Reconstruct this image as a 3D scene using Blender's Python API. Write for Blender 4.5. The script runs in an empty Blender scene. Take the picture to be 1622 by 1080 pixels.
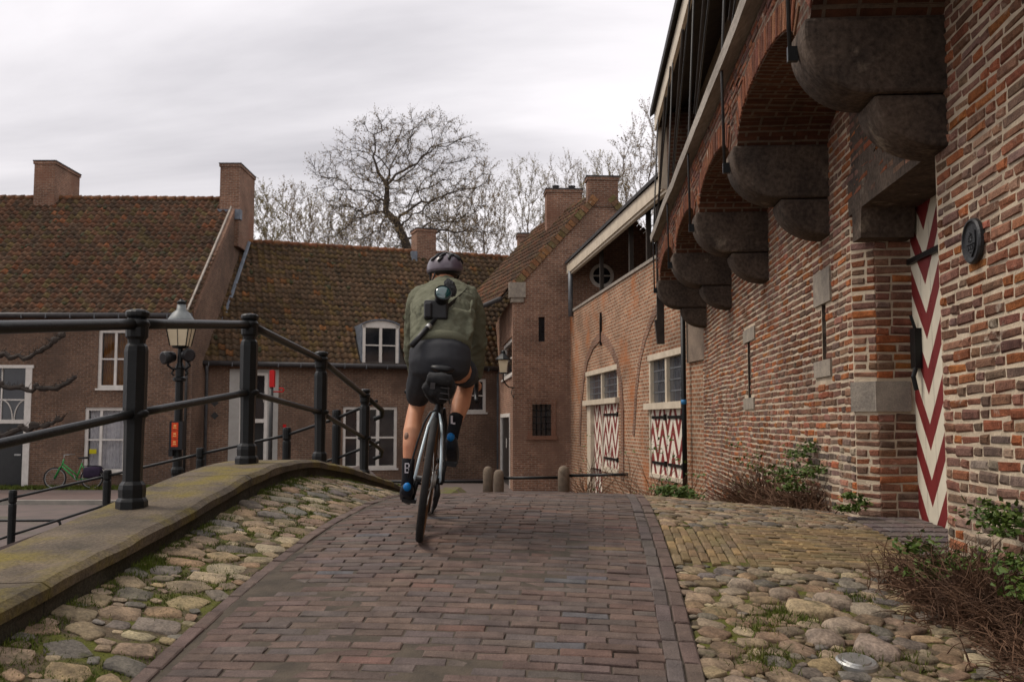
import bpy, bmesh, math, random
import numpy as np
from mathutils import Vector, Matrix, noise
SC = bpy.context.scene
COL = SC.collection
RD = random.Random(11)
PI = math.pi

# ------------------------------------------------------------------ camera, sky, sun, exposure
FPX, PITCH, CAMZ = 1577.0, math.radians(4.64), 2.05
cam_d = bpy.data.cameras.new('camera')
cam = bpy.data.objects.new('camera', cam_d); COL.objects.link(cam)
cam.location = (0, 0, CAMZ); cam.rotation_euler = (PI/2 + PITCH, 0, 0)
cam_d.sensor_width = 36; cam_d.lens = 35; cam_d.clip_start = .05; cam_d.clip_end = 3000
cam_d.dof.use_dof = True; cam_d.dof.focus_distance = 6.0; cam_d.dof.aperture_fstop = 6.3
SC.camera = cam

SUN_EL, SUN_AZ = math.radians(56), math.radians(-78)     # azimuth from +Y towards +X: sun stands to the left
W = bpy.data.worlds.new('World'); SC.world = W; W.use_nodes = True
nt = W.node_tree; nt.nodes.clear()
def N(t, typ, **kw):
    n = t.nodes.new(typ)
    for k, v in kw.items(): setattr(n, k, v)
    return n
def mixc(t, fac, a, b, blend='MIX'):
    n = t.nodes.new('ShaderNodeMix'); n.data_type = 'RGBA'; n.blend_type = blend; n.clamp_factor = True
    for i, v in ((0, fac), (6, a), (7, b)):
        if isinstance(v, bpy.types.NodeSocket): t.links.new(v, n.inputs[i])
        elif i == 0: n.inputs[i].default_value = v
        else: n.inputs[i].default_value = (*v[:3], 1)
    return n.outputs[2]
def mth(t, op, a, b=None, c=None):
    n = t.nodes.new('ShaderNodeMath'); n.operation = op
    for i, v in enumerate((a, b, c)):
        if v is None: continue
        if isinstance(v, bpy.types.NodeSocket): t.links.new(v, n.inputs[i])
        else: n.inputs[i].default_value = v
    return n.outputs[0]
sky = N(nt, 'ShaderNodeTexSky', sky_type='NISHITA', sun_disc=False, sun_elevation=SUN_EL, sun_rotation=SUN_AZ,
        dust_density=6.0, air_density=1.2)
tc = N(nt, 'ShaderNodeTexCoord')
sep = N(nt, 'ShaderNodeSeparateXYZ'); nt.links.new(tc.outputs['Generated'], sep.inputs[0])
den = mth(nt, 'ADD', mth(nt, 'MAXIMUM', sep.outputs[2], 0.0), 0.16)
cx = mth(nt, 'DIVIDE', sep.outputs[0], den); cy = mth(nt, 'DIVIDE', sep.outputs[1], den)
cmb = N(nt, 'ShaderNodeCombineXYZ')
nt.links.new(mth(nt, 'ADD', mth(nt, 'MULTIPLY', cx, .55), -4.2), cmb.inputs[0])
nt.links.new(mth(nt, 'ADD', mth(nt, 'MULTIPLY', cy, 1.0), 3.3), cmb.inputs[1])
nz = N(nt, 'ShaderNodeTexNoise'); nz.inputs['Scale'].default_value = .55; nz.inputs['Detail'].default_value = 9
nz.inputs['Roughness'].default_value = .52; nz.inputs['Distortion'].default_value = .5
nt.links.new(cmb.outputs[0], nz.inputs['Vector'])
rp = N(nt, 'ShaderNodeValToRGB'); nt.links.new(nz.outputs[0], rp.inputs[0])
rp.color_ramp.elements[0].position = .33; rp.color_ramp.elements[0].color = (.30, .29, .315, 1)
rp.color_ramp.elements[1].position = .60; rp.color_ramp.elements[1].color = (.93, .897, .905, 1)
e = rp.color_ramp.elements.new(.47); e.color = (.74, .71, .73, 1)
sc10 = N(nt, 'ShaderNodeVectorMath', operation='SCALE'); sc10.inputs['Scale'].default_value = 10.0
nt.links.new(rp.outputs[0], sc10.inputs[0])
bg = N(nt, 'ShaderNodeBackground'); bg.inputs[1].default_value = .1
nt.links.new(mixc(nt, .93, sky.outputs[0], sc10.outputs[0]), bg.inputs[0])
wo = N(nt, 'ShaderNodeOutputWorld'); nt.links.new(bg.outputs[0], wo.inputs[0])

sun_d = bpy.data.lights.new('sun', 'SUN'); sun_d.energy = 1.5; sun_d.angle = math.radians(18); sun_d.color = (1, .91, .80)
sun = bpy.data.objects.new('sun', sun_d); COL.objects.link(sun)
sdir = Vector((math.sin(SUN_AZ)*math.cos(SUN_EL), math.cos(SUN_AZ)*math.cos(SUN_EL), math.sin(SUN_EL)))
sun.rotation_euler = sdir.to_track_quat('Z', 'Y').to_euler()
SC.view_settings.view_transform = 'Standard'; SC.view_settings.look = 'None'
SC.view_settings.gamma = 1; SC.view_settings.exposure = 0.5; SC.view_settings.use_curve_mapping = False
SC.render.engine = 'CYCLES'

# ------------------------------------------------------------------ pixel helpers (photo 1622 x 1080 -> ray)
SP, CP = math.sin(PITCH), math.cos(PITCH)
CAM = Vector((0, 0, CAMZ))
def ray(px, py):
    u = (px - 811)/FPX; v = (540 - py)/FPX
    return Vector((u, CP - v*SP, SP + v*CP))
def at(px, py, d):                       # point of the ray at depth d
    r = ray(px, py); return CAM + r*(d/r.y)
def proj(p):
    q = p - CAM; y = q.y*CP + q.z*SP; z = -q.y*SP + q.z*CP
    if y < .05: return None
    return (811 + FPX*q.x/y, 540 - FPX*z/y, y)
class Frame:                             # u along the wall, v outwards (towards the viewer side), z up
    def __init__(s, o, d, flip=False):
        s.o = Vector((o[0], o[1], o[2] if len(o) > 2 else 0)); d = Vector((d[0], d[1], 0)).normalized()
        s.d = d; s.n = Vector((d.y, -d.x, 0)) * (-1 if flip else 1)
    def __call__(s, u, v, z): return s.o + s.d*u + s.n*v + Vector((0, 0, z))
    def hit(s, px, py, v=0):
        r = ray(px, py); o = s.o + s.n*v
        t = (o - CAM).dot(s.n)/r.dot(s.n); p = CAM + r*t
        return ((p - o).dot(s.d), p.z - s.o.z)
    def rect(s, x0, y0, x1, y1, v=0):    # pixel rectangle -> u0,u1,z0,z1
        xm = (x0+x1)/2; ym = (y0+y1)/2
        a, b = s.hit(x0, ym, v)[0], s.hit(x1, ym, v)[0]
        return min(a, b), max(a, b), s.hit(xm, y1, v)[1], s.hit(xm, y0, v)[1]
WORLD = lambda x, y, z: Vector((x, y, z))

# ------------------------------------------------------------------ materials
MT = {}
def sat(c, k=1.22):                       # tone grade put into the base colours: more saturation, slightly darker
    if c is None: return None
    l = .3*c[0] + .59*c[1] + .11*c[2]; return tuple(max(.002, l + (x-l)*k)*.96 for x in c[:3])
def mat(name, c1, c2=None, scale=4., rough=.85, bump=.3, bscale=40., spec=.3, metal=0., attr=False, pos=(.35, .65),
        c3=None, c3scale=1.2, c3pos=(.55, .7), detail=6, coat=0, alpha=None, stretch=None, fine=.0):
    c1, c2, c3 = (c1, c2, c3) if attr else (sat(c1), sat(c2), sat(c3))
    m = bpy.data.materials.new(name); m.use_nodes = True; t = m.node_tree
    b = t.nodes['Principled BSDF']
    geo = N(t, 'ShaderNodeNewGeometry'); vec = geo.outputs['Position']
    if stretch:
        mp = N(t, 'ShaderNodeMapping'); mp.inputs['Scale'].default_value = stretch
        t.links.new(vec, mp.inputs['Vector']); vec = mp.outputs[0]
    def nzn(s, d=detail):
        n = N(t, 'ShaderNodeTexNoise'); n.inputs['Scale'].default_value = s; n.inputs['Detail'].default_value = d
        n.inputs['Roughness'].default_value = .6
        t.links.new(vec, n.inputs['Vector']); return n.outputs[0]
    def ramp(src, p):
        r = N(t, 'ShaderNodeMapRange'); t.links.new(src, r.inputs[0]); r.inputs[1].default_value = p[0]; r.inputs[2].default_value = p[1]
        return r.outputs[0]
    if attr:
        a = N(t, 'ShaderNodeAttribute', attribute_name='Col'); oi = N(t, 'ShaderNodeObjectInfo')
        base = mixc(t, 1.0, a.outputs['Color'], oi.outputs['Color'], 'ADD')
        base = mixc(t, 1.0, base, mixc(t, ramp(nzn(scale), pos), c1, c2 or c1), 'MULTIPLY')
    else:
        base = mixc(t, ramp(nzn(scale), pos), c1, c2 or c1)
    if c3: base = mixc(t, ramp(nzn(c3scale), c3pos), base, c3)
    if fine:
        base = mixc(t, 1.0, base, mixc(t, ramp(nzn(bscale*2, 3), (.3, .7)), (1-fine,)*3, (1+fine,)*3), 'MULTIPLY')
    t.links.new(base, b.inputs['Base Color'])
    b.inputs['Roughness'].default_value = rough; b.inputs['Metallic'].default_value = metal
    b.inputs['Specular IOR Level'].default_value = spec
    if coat: b.inputs['Coat Weight'].default_value = coat; b.inputs['Coat Roughness'].default_value = .15
    if bump:
        bn = N(t, 'ShaderNodeBump'); bn.inputs['Strength'].default_value = bump; bn.inputs['Distance'].default_value = .01
        t.links.new(nzn(bscale, 5), bn.inputs['Height']); t.links.new(bn.outputs[0], b.inputs['Normal'])
    if alpha is not None: b.inputs['Alpha'].default_value = alpha
    MT[name] = m; return m
def brickmat(name, c1, c2, mortar, bw=.21, rh=.065, ms=.010, dark=(.6, .6, .6), vs=.6, bumpd=.012, tint=None, tp=(.52, .68)):
    c1, c2, mortar, tint = sat(c1), sat(c2), sat(mortar, 1.1), sat(tint)
    m = bpy.data.materials.new(name); m.use_nodes = True; t = m.node_tree; b = t.nodes['Principled BSDF']
    uv = N(t, 'ShaderNodeUVMap'); geo = N(t, 'ShaderNodeNewGeometry')
    wob = N(t, 'ShaderNodeTexNoise'); wob.inputs['Scale'].default_value = 1.7; wob.inputs['Detail'].default_value = 4
    t.links.new(geo.outputs['Position'], wob.inputs['Vector'])
    va = N(t, 'ShaderNodeVectorMath', operation='MULTIPLY_ADD'); t.links.new(wob.outputs['Color'], va.inputs[0])
    va.inputs[1].default_value = (.05, .035, 0); t.links.new(uv.outputs[0], va.inputs[2])
    br = N(t, 'ShaderNodeTexBrick'); t.links.new(va.outputs[0], br.inputs['Vector'])
    br.inputs['Color1'].default_value = (*c1, 1); br.inputs['Color2'].default_value = (*c2, 1); br.inputs['Mortar'].default_value = (*mortar, 1)
    br.inputs['Scale'].default_value = 1; br.inputs['Mortar Size'].default_value = ms; br.inputs['Mortar Smooth'].default_value = .2
    br.inputs['Brick Width'].default_value = bw; br.inputs['Row Height'].default_value = rh; br.inputs['Bias'].default_value = -.1
    def nzn(s, d=6):
        n = N(t, 'ShaderNodeTexNoise'); n.inputs['Scale'].default_value = s; n.inputs['Detail'].default_value = d
        n.inputs['Roughness'].default_value = .62; t.links.new(geo.outputs['Position'], n.inputs['Vector']); return n.outputs[0]
    def ramp(src, p):
        r = N(t, 'ShaderNodeMapRange'); t.links.new(src, r.inputs[0]); r.inputs[1].default_value = p[0]; r.inputs[2].default_value = p[1]; return r.outputs[0]
    base = mixc(t, 1.0, br.outputs['Color'], mixc(t, ramp(nzn(vs), (.35, .65)), dark, (1.12, 1.1, 1.08)), 'MULTIPLY')
    base = mixc(t, 1.0, base, mixc(t, ramp(nzn(14, 3), (.3, .7)), (.72, .72, .74), (1.25, 1.2, 1.15)), 'MULTIPLY')
    if tint: base = mixc(t, ramp(nzn(vs*.7+.13), tp), base, tint)
    t.links.new(base, b.inputs['Base Color']); b.inputs['Roughness'].default_value = .9; b.inputs['Specular IOR Level'].default_value = .15
    h = mth(t, 'ADD', mth(t, 'MULTIPLY', br.outputs['Fac'], -1.0), mth(t, 'MULTIPLY', nzn(55, 4), .8))
    bn = N(t, 'ShaderNodeBump'); bn.inputs['Strength'].default_value = .7; bn.inputs['Distance'].default_value = bumpd
    t.links.new(h, bn.inputs['Height']); t.links.new(bn.outputs[0], b.inputs['Normal'])
    MT[name] = m; return m
def chevmat(name, half, slope, period, red=(.17, .012, .012), white=(.66, .60, .48), up=False):
    m = bpy.data.materials.new(name); m.use_nodes = True; t = m.node_tree; b = t.nodes['Principled BSDF']
    uv = N(t, 'ShaderNodeUVMap'); s = N(t, 'ShaderNodeSeparateXYZ'); t.links.new(uv.outputs[0], s.inputs[0])
    tri = mth(t, 'PINGPONG', s.outputs[0], half)
    val = mth(t, 'ADD', s.outputs[1], mth(t, 'MULTIPLY', tri, slope if up else -slope))
    st = mth(t, 'FRACT', mth(t, 'DIVIDE', mth(t, 'ADD', val, 50), period))
    k = mth(t, 'GREATER_THAN', st, .52)
    geo = N(t, 'ShaderNodeNewGeometry'); n = N(t, 'ShaderNodeTexNoise'); n.inputs['Scale'].default_value = 6; n.inputs['Detail'].default_value = 8
    t.links.new(geo.outputs['Position'], n.inputs['Vector'])
    c = mixc(t, k, white, red); c = mixc(t, 1., c, mixc(t, n.outputs[0], (.72, .72, .7), (1.1, 1.1, 1.1)), 'MULTIPLY')
    t.links.new(c, b.inputs['Base Color']); b.inputs['Roughness'].default_value = .55
    bn = N(t, 'ShaderNodeBump'); bn.inputs['Strength'].default_value = .15; bn.inputs['Distance'].default_value = .004
    t.links.new(n.outputs[0], bn.inputs['Height']); t.links.new(bn.outputs[0], b.inputs['Normal'])
    MT[name] = m; return m

mat('brick_piece', (.72, .70, .70), (1.3, 1.26, 1.22), scale=16, attr=True, rough=.9, bump=1.0, bscale=70, spec=.15, c3=(.40, .34, .27), c3scale=5.5, c3pos=(.62, .76), fine=.3, detail=10)
mat('paver', (.74, .74, .74), (1.22, 1.2, 1.18), scale=9, attr=True, rough=.85, bump=.7, bscale=90, spec=.2, fine=.22, c3=(.125, .105, .087), c3scale=2.6, c3pos=(.62, .95))
mat('cobble', (.62, .61, .60), (1.32, 1.28, 1.2), scale=13, attr=True, rough=.85, bump=.8, bscale=45, spec=.2, fine=.35, c3=(.075, .072, .035), c3scale=6, c3pos=(.60, .74))
mat('roof_tile', (.55, .55, .55), (1.2, 1.15, 1.1), scale=7, attr=True, rough=.85, bump=.4, bscale=60, spec=.2, c3=(.035, .030, .018), c3scale=3.2, c3pos=(.56, .72))
mat('mortar', (.56, .475, .37), (.40, .335, .26), scale=5, rough=.95, bump=1.0, bscale=50, c3=(.22, .18, .15), c3scale=.9, c3pos=(.52, .74))
mat('sand', (.085, .07, .055), (.05, .042, .034), scale=9, rough=.95, bump=.6, bscale=80)
mat('soil', (.115, .088, .062), (.07, .056, .04), scale=14, rough=.95, bump=1.0, bscale=70, c3=(.085, .088, .024), c3scale=5, c3pos=(.44, .58), fine=.4)
mat('plaza', (.115, .09, .082), (.085, .07, .064), scale=1.5, rough=.85, bump=.5, bscale=14, c3=(.05, .06, .03), c3scale=.8, c3pos=(.6, .75))
mat('street', (.12, .085, .075), (.09, .068, .062), scale=2.5, rough=.8, bump=.4, bscale=18)
mat('kerb', (.27, .25, .22), (.2, .19, .17), scale=4, bump=.3)
mat('coping', (.135, .108, .08), (.058, .048, .037), scale=2.6, rough=.92, bump=.9, bscale=35, c3=(.135, .108, .036), c3scale=2.3, c3pos=(.47, .64), fine=.35)
mat('kerb_mossy', (.045, .038, .027), (.026, .024, .014), scale=4, rough=.95, bump=1.0, bscale=40, fine=.4)
mat('stone', (.30, .27, .23), (.19, .17, .15), scale=7, bump=.6, bscale=45, rough=.9, fine=.2)
mat('stone_light', (.30, .265, .22), (.20, .175, .15), scale=9, bump=.5, bscale=45, rough=.9, fine=.2)
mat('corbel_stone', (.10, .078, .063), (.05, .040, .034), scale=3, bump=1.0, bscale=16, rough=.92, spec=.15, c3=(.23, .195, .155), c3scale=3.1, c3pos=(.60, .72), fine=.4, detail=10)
mat('plaster', (.24, .19, .15), (.15, .118, .095), scale=3, bump=.6, bscale=26, rough=.95, fine=.25)
mat('black_iron', (.0045, .0052, .0055), (.008, .0085, .0085), scale=9, rough=.42, bump=.2, bscale=60, spec=.25, c3=(.035, .03, .025), c3scale=14, c3pos=(.70, .76))
mat('dark_metal', (.02, .02, .02), (.035, .032, .03), scale=8, rough=.5, bump=.15)
mat('gutter', (.05, .047, .047), (.035, .032, .032), scale=6, rough=.55, bump=.1)
mat('zinc', (.17, .175, .185), (.11, .115, .12), scale=5, rough=.55, bump=.15, metal=.3)
mat('lead', (.16, .175, .20), (.10, .11, .125), scale=6, rough=.6, bump=.2)
mat('white_paint', (.68, .645, .60), (.57, .535, .49), scale=5, rough=.5, bump=.08, fine=.06)
mat('cream_paint', (.60, .53, .43), (.47, .41, .33), scale=5, rough=.55, bump=.1, fine=.06)
mat('grey_paint', (.40, .385, .36), (.34, .325, .30), scale=4, rough=.55, bump=.08)
mat('door_black', (.010, .011, .012), (.016, .017, .017), scale=6, rough=.3, bump=.05, spec=.5)
mat('glass', (.012, .013, .015), (.03, .03, .033), scale=1.5, rough=.07, bump=.03, bscale=3, spec=.6)
mat('glass_thin', (.02, .021, .023), rough=.05, bump=.03, bscale=3, spec=.6, alpha=.18)
mat('lead_glass', (.075, .08, .088), (.04, .043, .05), scale=7, rough=.12, bump=.25, bscale=9, spec=.6)
mat('curtain', (.78, .76, .77), (.58, .57, .59), scale=8, rough=.9, bump=.1)
mat('amber_curtain', (.30, .14, .04), (.18, .08, .025), scale=4, rough=.9, bump=.1)
mat('timber_grey', (.38, .345, .305), (.22, .195, .17), scale=5, rough=.9, bump=.7, bscale=25, stretch=(1, .15, 1), fine=.2)
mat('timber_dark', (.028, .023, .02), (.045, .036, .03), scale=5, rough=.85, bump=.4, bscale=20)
mat('slate', (.045, .042, .042), (.03, .028, .028), scale=6, rough=.8, bump=.5, bscale=20)
mat('bark', (.066, .053, .043), (.04, .033, .028), scale=6, rough=.95, bump=.7, bscale=30)
mat('bark_pale', (.17, .137, .11), (.11, .088, .07), scale=4, rough=.95, bump=.3)
mat('bollard_stone', (.17, .135, .105), (.11, .09, .07), scale=7, bump=.6, bscale=40, rough=.92, fine=.25)
mat('bud', (.24, .185, .115), (.16, .125, .08), scale=1.2, rough=.9, bump=0)
mat('bud_green', (.26, .225, .13), (.19, .16, .095), scale=1.0, rough=.9, bump=0)
mat('dry_twig', (.15, .092, .062), (.08, .05, .036), scale=8, rough=.95, bump=0)
mat('leaf', (.05, .085, .024), (.085, .115, .032), scale=9, rough=.6, bump=0)
mat('grass', (.085, .105, .025), (.06, .072, .02), scale=6, rough=.8, bump=0, c3=(.11, .095, .03), c3scale=4)
mat('moss', (.022, .022, .012), (.035, .033, .014), scale=12, rough=.95, bump=.8)
mat('moss_yellow', (.10, .09, .022), (.065, .06, .018), scale=12, rough=.95, bump=.8)
mat('lamp_glass', (.62, .54, .40), (.52, .45, .33), scale=3, rough=.35, bump=0, spec=.4)
mat('lamp_cap', (.20, .215, .215), (.13, .14, .14), scale=5, rough=.45, bump=.1)
mat('orange', (.62, .10, .015), (.45, .06, .012), scale=30, rough=.4, bump=0)
mat('brick_mark', (.75, .38, .18), rough=.5, bump=0)
mat('red_paint', (.42, .008, .014), rough=.45, bump=0)
mat('blue_pipe', (.05, .17, .34), rough=.5, bump=0)
mat('bronze', (.045, .047, .05), (.028, .028, .03), scale=14, rough=.5, bump=.4, bscale=60, metal=.5, spec=.5)
mat('silver', (.45, .45, .44), (.30, .30, .29), scale=20, rough=.35, bump=.1, metal=.7)
mat('skin', (.50, .275, .185), (.44, .225, .145), scale=6, rough=.55, bump=.08, bscale=160, spec=.35, c3=(.45, .20, .13), c3scale=5, c3pos=(.55, .75))
mat('hair', (.035, .024, .018), (.06, .042, .03), scale=40, rough=.8, bump=.5, bscale=120)
mat('sweater', (.148, .149, .112), (.125, .127, .096), scale=5, rough=.95, bump=.5, bscale=120, spec=.1, fine=.08)
mat('shorts', (.030, .031, .035), (.038, .039, .043), scale=6, rough=.8, bump=.2, bscale=150, spec=.25)
mat('sock', (.008, .008, .010), rough=.95, bump=.2, bscale=200)
mat('sock_print', (.55, .52, .54), rough=.8, bump=0)
mat('shoe', (.010, .012, .017), (.016, .019, .026), scale=12, rough=.5, bump=.15)
mat('shoe_blue', (.015, .14, .36), rough=.5, bump=.05)
mat('helmet', (.085, .066, .082), (.07, .054, .068), scale=3, rough=.34, bump=0, spec=.5, coat=.25)
mat('black_plastic', (.009, .009, .010), (.014, .014, .015), scale=10, rough=.42, bump=.1)
mat('fur_grey', (.035, .036, .037), (.065, .066, .068), scale=60, rough=1, bump=1, bscale=150)
mat('lens_glass', (.006, .045, .045), rough=.06, bump=0, spec=.9, coat=.6)
mat('tyre', (.012, .012, .012), (.022, .020, .019), scale=14, rough=.75, bump=.4, bscale=90)
mat('tyre_wall', (.16, .085, .045), (.11, .06, .035), scale=9, rough=.75, bump=.1)
mat('bike_white', (.48, .56, .60), (.42, .50, .55), scale=3, rough=.3, bump=0, spec=.5, coat=.4)
mat('bike_green', (.008, .25, .06), (.006, .20, .05), scale=3, rough=.35, bump=0, spec=.5, coat=.3)
mat('bag_fabric', (.012, .012, .013), (.02, .02, .021), scale=12, rough=.8, bump=.5, bscale=40)
mat('purple_fabric', (.035, .024, .045), (.022, .016, .03), scale=6, rough=.9, bump=.3)
mat('tattoo', (.14, .095, .08), (.22, .13, .09), scale=60, rough=.6, bump=0)
mat('sign_yellow', (.45, .40, .01), rough=.6, bump=0)
brickmat('brick_house1', (0.137, 0.088, 0.065), (0.195, 0.125, 0.091), (0.227, 0.182, 0.150), tint=(0.111, 0.081, 0.065))
brickmat('brick_house2', (0.152, 0.095, 0.071), (0.220, 0.140, 0.104), (0.268, 0.220, 0.177), tint=(0.122, 0.085, 0.067))
brickmat('brick_tower', (0.202, 0.114, 0.083), (0.293, 0.176, 0.130), (0.364, 0.293, 0.234), tint=(0.169, 0.111, 0.086))
brickmat('brick_chimney', (0.172, 0.094, 0.067), (0.253, 0.144, 0.103), (0.299, 0.247, 0.201), tint=(0.184, 0.103, 0.075))
brickmat('brick_town', (.22, .112, .072), (.36, .20, .135), (.42, .345, .26), ms=.016, rh=.078, bw=.23, tint=(.33, .135, .065), tp=(.55, .72), vs=.8)
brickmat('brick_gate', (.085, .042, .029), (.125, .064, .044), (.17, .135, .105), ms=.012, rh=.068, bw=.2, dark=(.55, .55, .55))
chevmat('chevron_door', .30, 1.22, .40, up=True)
chevmat('chevron_shutter', .38, 1.7, .56, red=(.20, .018, .016), white=(.74, .68, .57), up=True)

# ------------------------------------------------------------------ object helpers
WL = {}                                     # world location of each object made (no rotations on parents)
def prop(o, label=None, cat=None, group=None, kind=None):
    if label: o['label'] = label
    if cat: o['category'] = cat
    if group: o['group'] = group
    if kind: o['kind'] = kind
    return o
def thing(name, label, cat, loc, group=None):
    o = bpy.data.objects.new(name, None); COL.objects.link(o); o.empty_display_size = .1
    o.location = loc; WL[o] = Vector(loc)
    return prop(o, label, cat, group)
def link(name, me, m, parent, base):
    o = bpy.data.objects.new(name, me); COL.objects.link(o)
    if m is not None and not me.materials: me.materials.append(MT[m])
    base = Vector(base); WL[o] = base
    if parent is not None: o.parent = parent; o.location = base - WL[parent]
    else: o.location = base
    return o
class MB:
    def __init__(s): s.v = []; s.f = []; s.c = []; s.uvf = {}
    def poly(s, pts, col=None, uv=None):
        i = len(s.v); s.v += [tuple(p) for p in pts]; s.f.append(tuple(range(i, i+len(pts)))); s.c.append(col)
        if uv: s.uvf[len(s.f)-1] = uv
        return s
    def raw(s, v, f, col=None):
        i = len(s.v); s.v += [tuple(p) for p in v]; s.f += [tuple(a+i for a in q) for q in f]; s.c += [col]*len(f); return s
    def box(s, T, x0, x1, y0, y1, z0, z1, col=None, ch=0):
        p = [T(x, y, z) for z in (z0, z1) for y in (y0, y1) for x in (x0, x1)]
        return s.raw(p, [(0, 2, 3, 1), (4, 5, 7, 6), (0, 1, 5, 4), (2, 6, 7, 3), (0, 4, 6, 2), (1, 3, 7, 5)], col)
    def prism(s, T, prof, a0, a1, ax=0, col=None):    # prof in the two other axes, extruded along axis ax
        def q(a, p):
            return T(a, p[0], p[1]) if ax == 0 else T(p[0], a, p[1]) if ax == 1 else T(p[0], p[1], a)
        n = len(prof); A = [q(a0, p) for p in prof]; B = [q(a1, p) for p in prof]
        f = [tuple(range(n))[::-1], tuple(range(n, 2*n))] + [(i, (i+1) % n, n+(i+1) % n, n+i) for i in range(n)]
        return s.raw(A+B, f, col)
    def tube(s, pts, r, n=8, cap=True, col=None, squash=None):
        pts = [Vector(p) for p in pts]; k = len(pts)
        rs = r if isinstance(r, (list, tuple)) else [r]*k
        V = []; F = []; up = None
        for i, p in enumerate(pts):
            d = (pts[min(i+1, k-1)] - pts[max(i-1, 0)])
            d = d.normalized() if d.length > 1e-9 else Vector((0, 0, 1))
            if up is None:
                up = Vector((0, 0, 1)) if abs(d.z) < .9 else Vector((1, 0, 0))
            a = d.cross(up)
            if a.length < 1e-6: a = d.cross(Vector((0, 1, 0)))
            a.normalize(); b = a.cross(d).normalized(); up = b
            for j in range(n):
                t = 2*PI*j/n; V.append(p + a*(math.cos(t)*rs[i]) + b*(math.sin(t)*rs[i]))
        for i in range(k-1):
            for j in range(n):
                F.append((i*n+j, i*n+(j+1) % n, (i+1)*n+(j+1) % n, (i+1)*n+j))
        if cap: F.append(tuple(range(n))[::-1]); F.append(tuple(range((k-1)*n, k*n)))
        return s.raw(V, F, col)
    def lathe(s, T, prof, n=12, ph=0, col=None):      # prof list of (r, z) about the local z axis
        V = []; F = []
        for r, z in prof:
            for j in range(n):
                t = 2*PI*(j+ph)/n; V.append(T(r*math.cos(t), r*math.sin(t), z))
        k = len(prof)
        for i in range(k-1):
            for j in range(n): F.append((i*n+j, i*n+(j+1) % n, (i+1)*n+(j+1) % n, (i+1)*n+j))
        F.append(tuple(range(n))[::-1]); F.append(tuple(range((k-1)*n, k*n)))
        return s.raw(V, F, col)
    def loft(s, rings, n=16, col=None):               # rings of (center, half-axis a, half-axis b)
        V = []; F = []
        for c, a, b in rings:
            for j in range(n):
                t = 2*PI*j/n; V.append(Vector(c) + Vector(a)*math.cos(t) + Vector(b)*math.sin(t))
        k = len(rings)
        for i in range(k-1):
            for j in range(n): F.append((i*n+j, i*n+(j+1) % n, (i+1)*n+(j+1) % n, (i+1)*n+j))
        F.append(tuple(range(n))[::-1]); F.append(tuple(range((k-1)*n, k*n)))
        return s.raw(V, F, col)
    def ell(s, c, ax, ay, az, nu=14, nv=9, col=None):
        c = Vector(c); rings = []
        for i in range(nv+1):
            t = -PI/2 + PI*i/nv; k = max(math.cos(t), .02)
            rings.append((c + Vector(az)*math.sin(t), Vector(ax)*k, Vector(ay)*k))
        return s.loft(rings, nu, col)
    def build(s, name, m, parent=None, smooth=False, uv=True, base=None):
        V = np.array(s.v, dtype=np.float64).reshape(-1, 3)
        if base is None:
            lo, hi = V.min(0), V.max(0); base = Vector(((lo[0]+hi[0])/2, (lo[1]+hi[1])/2, lo[2]))
        base = Vector(base)
        me = bpy.data.meshes.new(name); me.from_pydata((V - np.array(base)).tolist(), [], s.f); me.update()
        np_ = len(me.polygons)
        if smooth: me.polygons.foreach_set('use_smooth', [True]*np_)
        if any(c is not None for c in s.c):
            at_ = me.attributes.new('Col', 'FLOAT_COLOR', 'FACE')
            at_.data.foreach_set('color', np.array([(*(c or (.5, .5, .5))[:3], 1) for c in s.c], dtype=np.float32).ravel())
        if uv:
            L = len(me.loops); nr = np.zeros(np_*3); me.polygons.foreach_get('normal', nr); nr = nr.reshape(-1, 3)
            lt = np.zeros(np_, dtype=np.int32); me.polygons.foreach_get('loop_total', lt)
            li = np.zeros(L, dtype=np.int32); me.loops.foreach_get('vertex_index', li)
            n = np.repeat(nr, lt, axis=0); P = V[li]
            flat = np.abs(n[:, 2]) > .95
            t = np.stack([-n[:, 1], n[:, 0], np.zeros(L)], 1); t /= np.maximum(np.linalg.norm(t, axis=1), 1e-9)[:, None]
            t[flat] = (1, 0, 0); bt = np.cross(n, t)
            U = np.stack([(P*t).sum(1), (P*bt).sum(1)], 1)
            if s.uvf:
                st = np.concatenate([[0], np.cumsum(lt)[:-1]])
                for fi, uvs in s.uvf.items(): U[st[fi]:st[fi]+lt[fi]] = uvs
            ul = me.uv_layers.new(name='UVMap'); ul.data.foreach_set('uv', U.astype(np.float32).ravel())
        o = link(name, me, m, parent, base)
        if any(c is not None for c in s.c): o.color = (0, 0, 0, 1)
        return o

def facade(mb, F, u0, u1, z0, z1, holes=(), v=0., depth=.18, top=None, nu=None):
    """wall face at offset v with rectangular holes (u0,u1,z0,z1) and their reveals"""
    us = sorted({u0, u1, *[min(max(h[i], u0), u1) for h in holes for i in (0, 1)]})
    zs = sorted({z0, z1, *[min(max(h[i], z0), z1) for h in holes for i in (2, 3)]})
    for a, b in zip(us, us[1:]):
        for c, d in zip(zs, zs[1:]):
            um, zm = (a+b)/2, (c+d)/2
            if any(h[0] < um < h[1] and h[2] < zm < h[3] for h in holes): continue
            mb.poly([F(a, v, c), F(b, v, c), F(b, v, d), F(a, v, d)])
    for a, b, c, d in holes:
        w = v - depth
        mb.poly([F(a, v, c), F(a, v, d), F(a, w, d), F(a, w, c)]); mb.poly([F(b, v, c), F(b, w, c), F(b, w, d), F(b, v, d)])
        mb.poly([F(a, v, c), F(a, w, c), F(b, w, c), F(b, v, c)]); mb.poly([F(a, v, d), F(b, v, d), F(b, w, d), F(a, w, d)])

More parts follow.
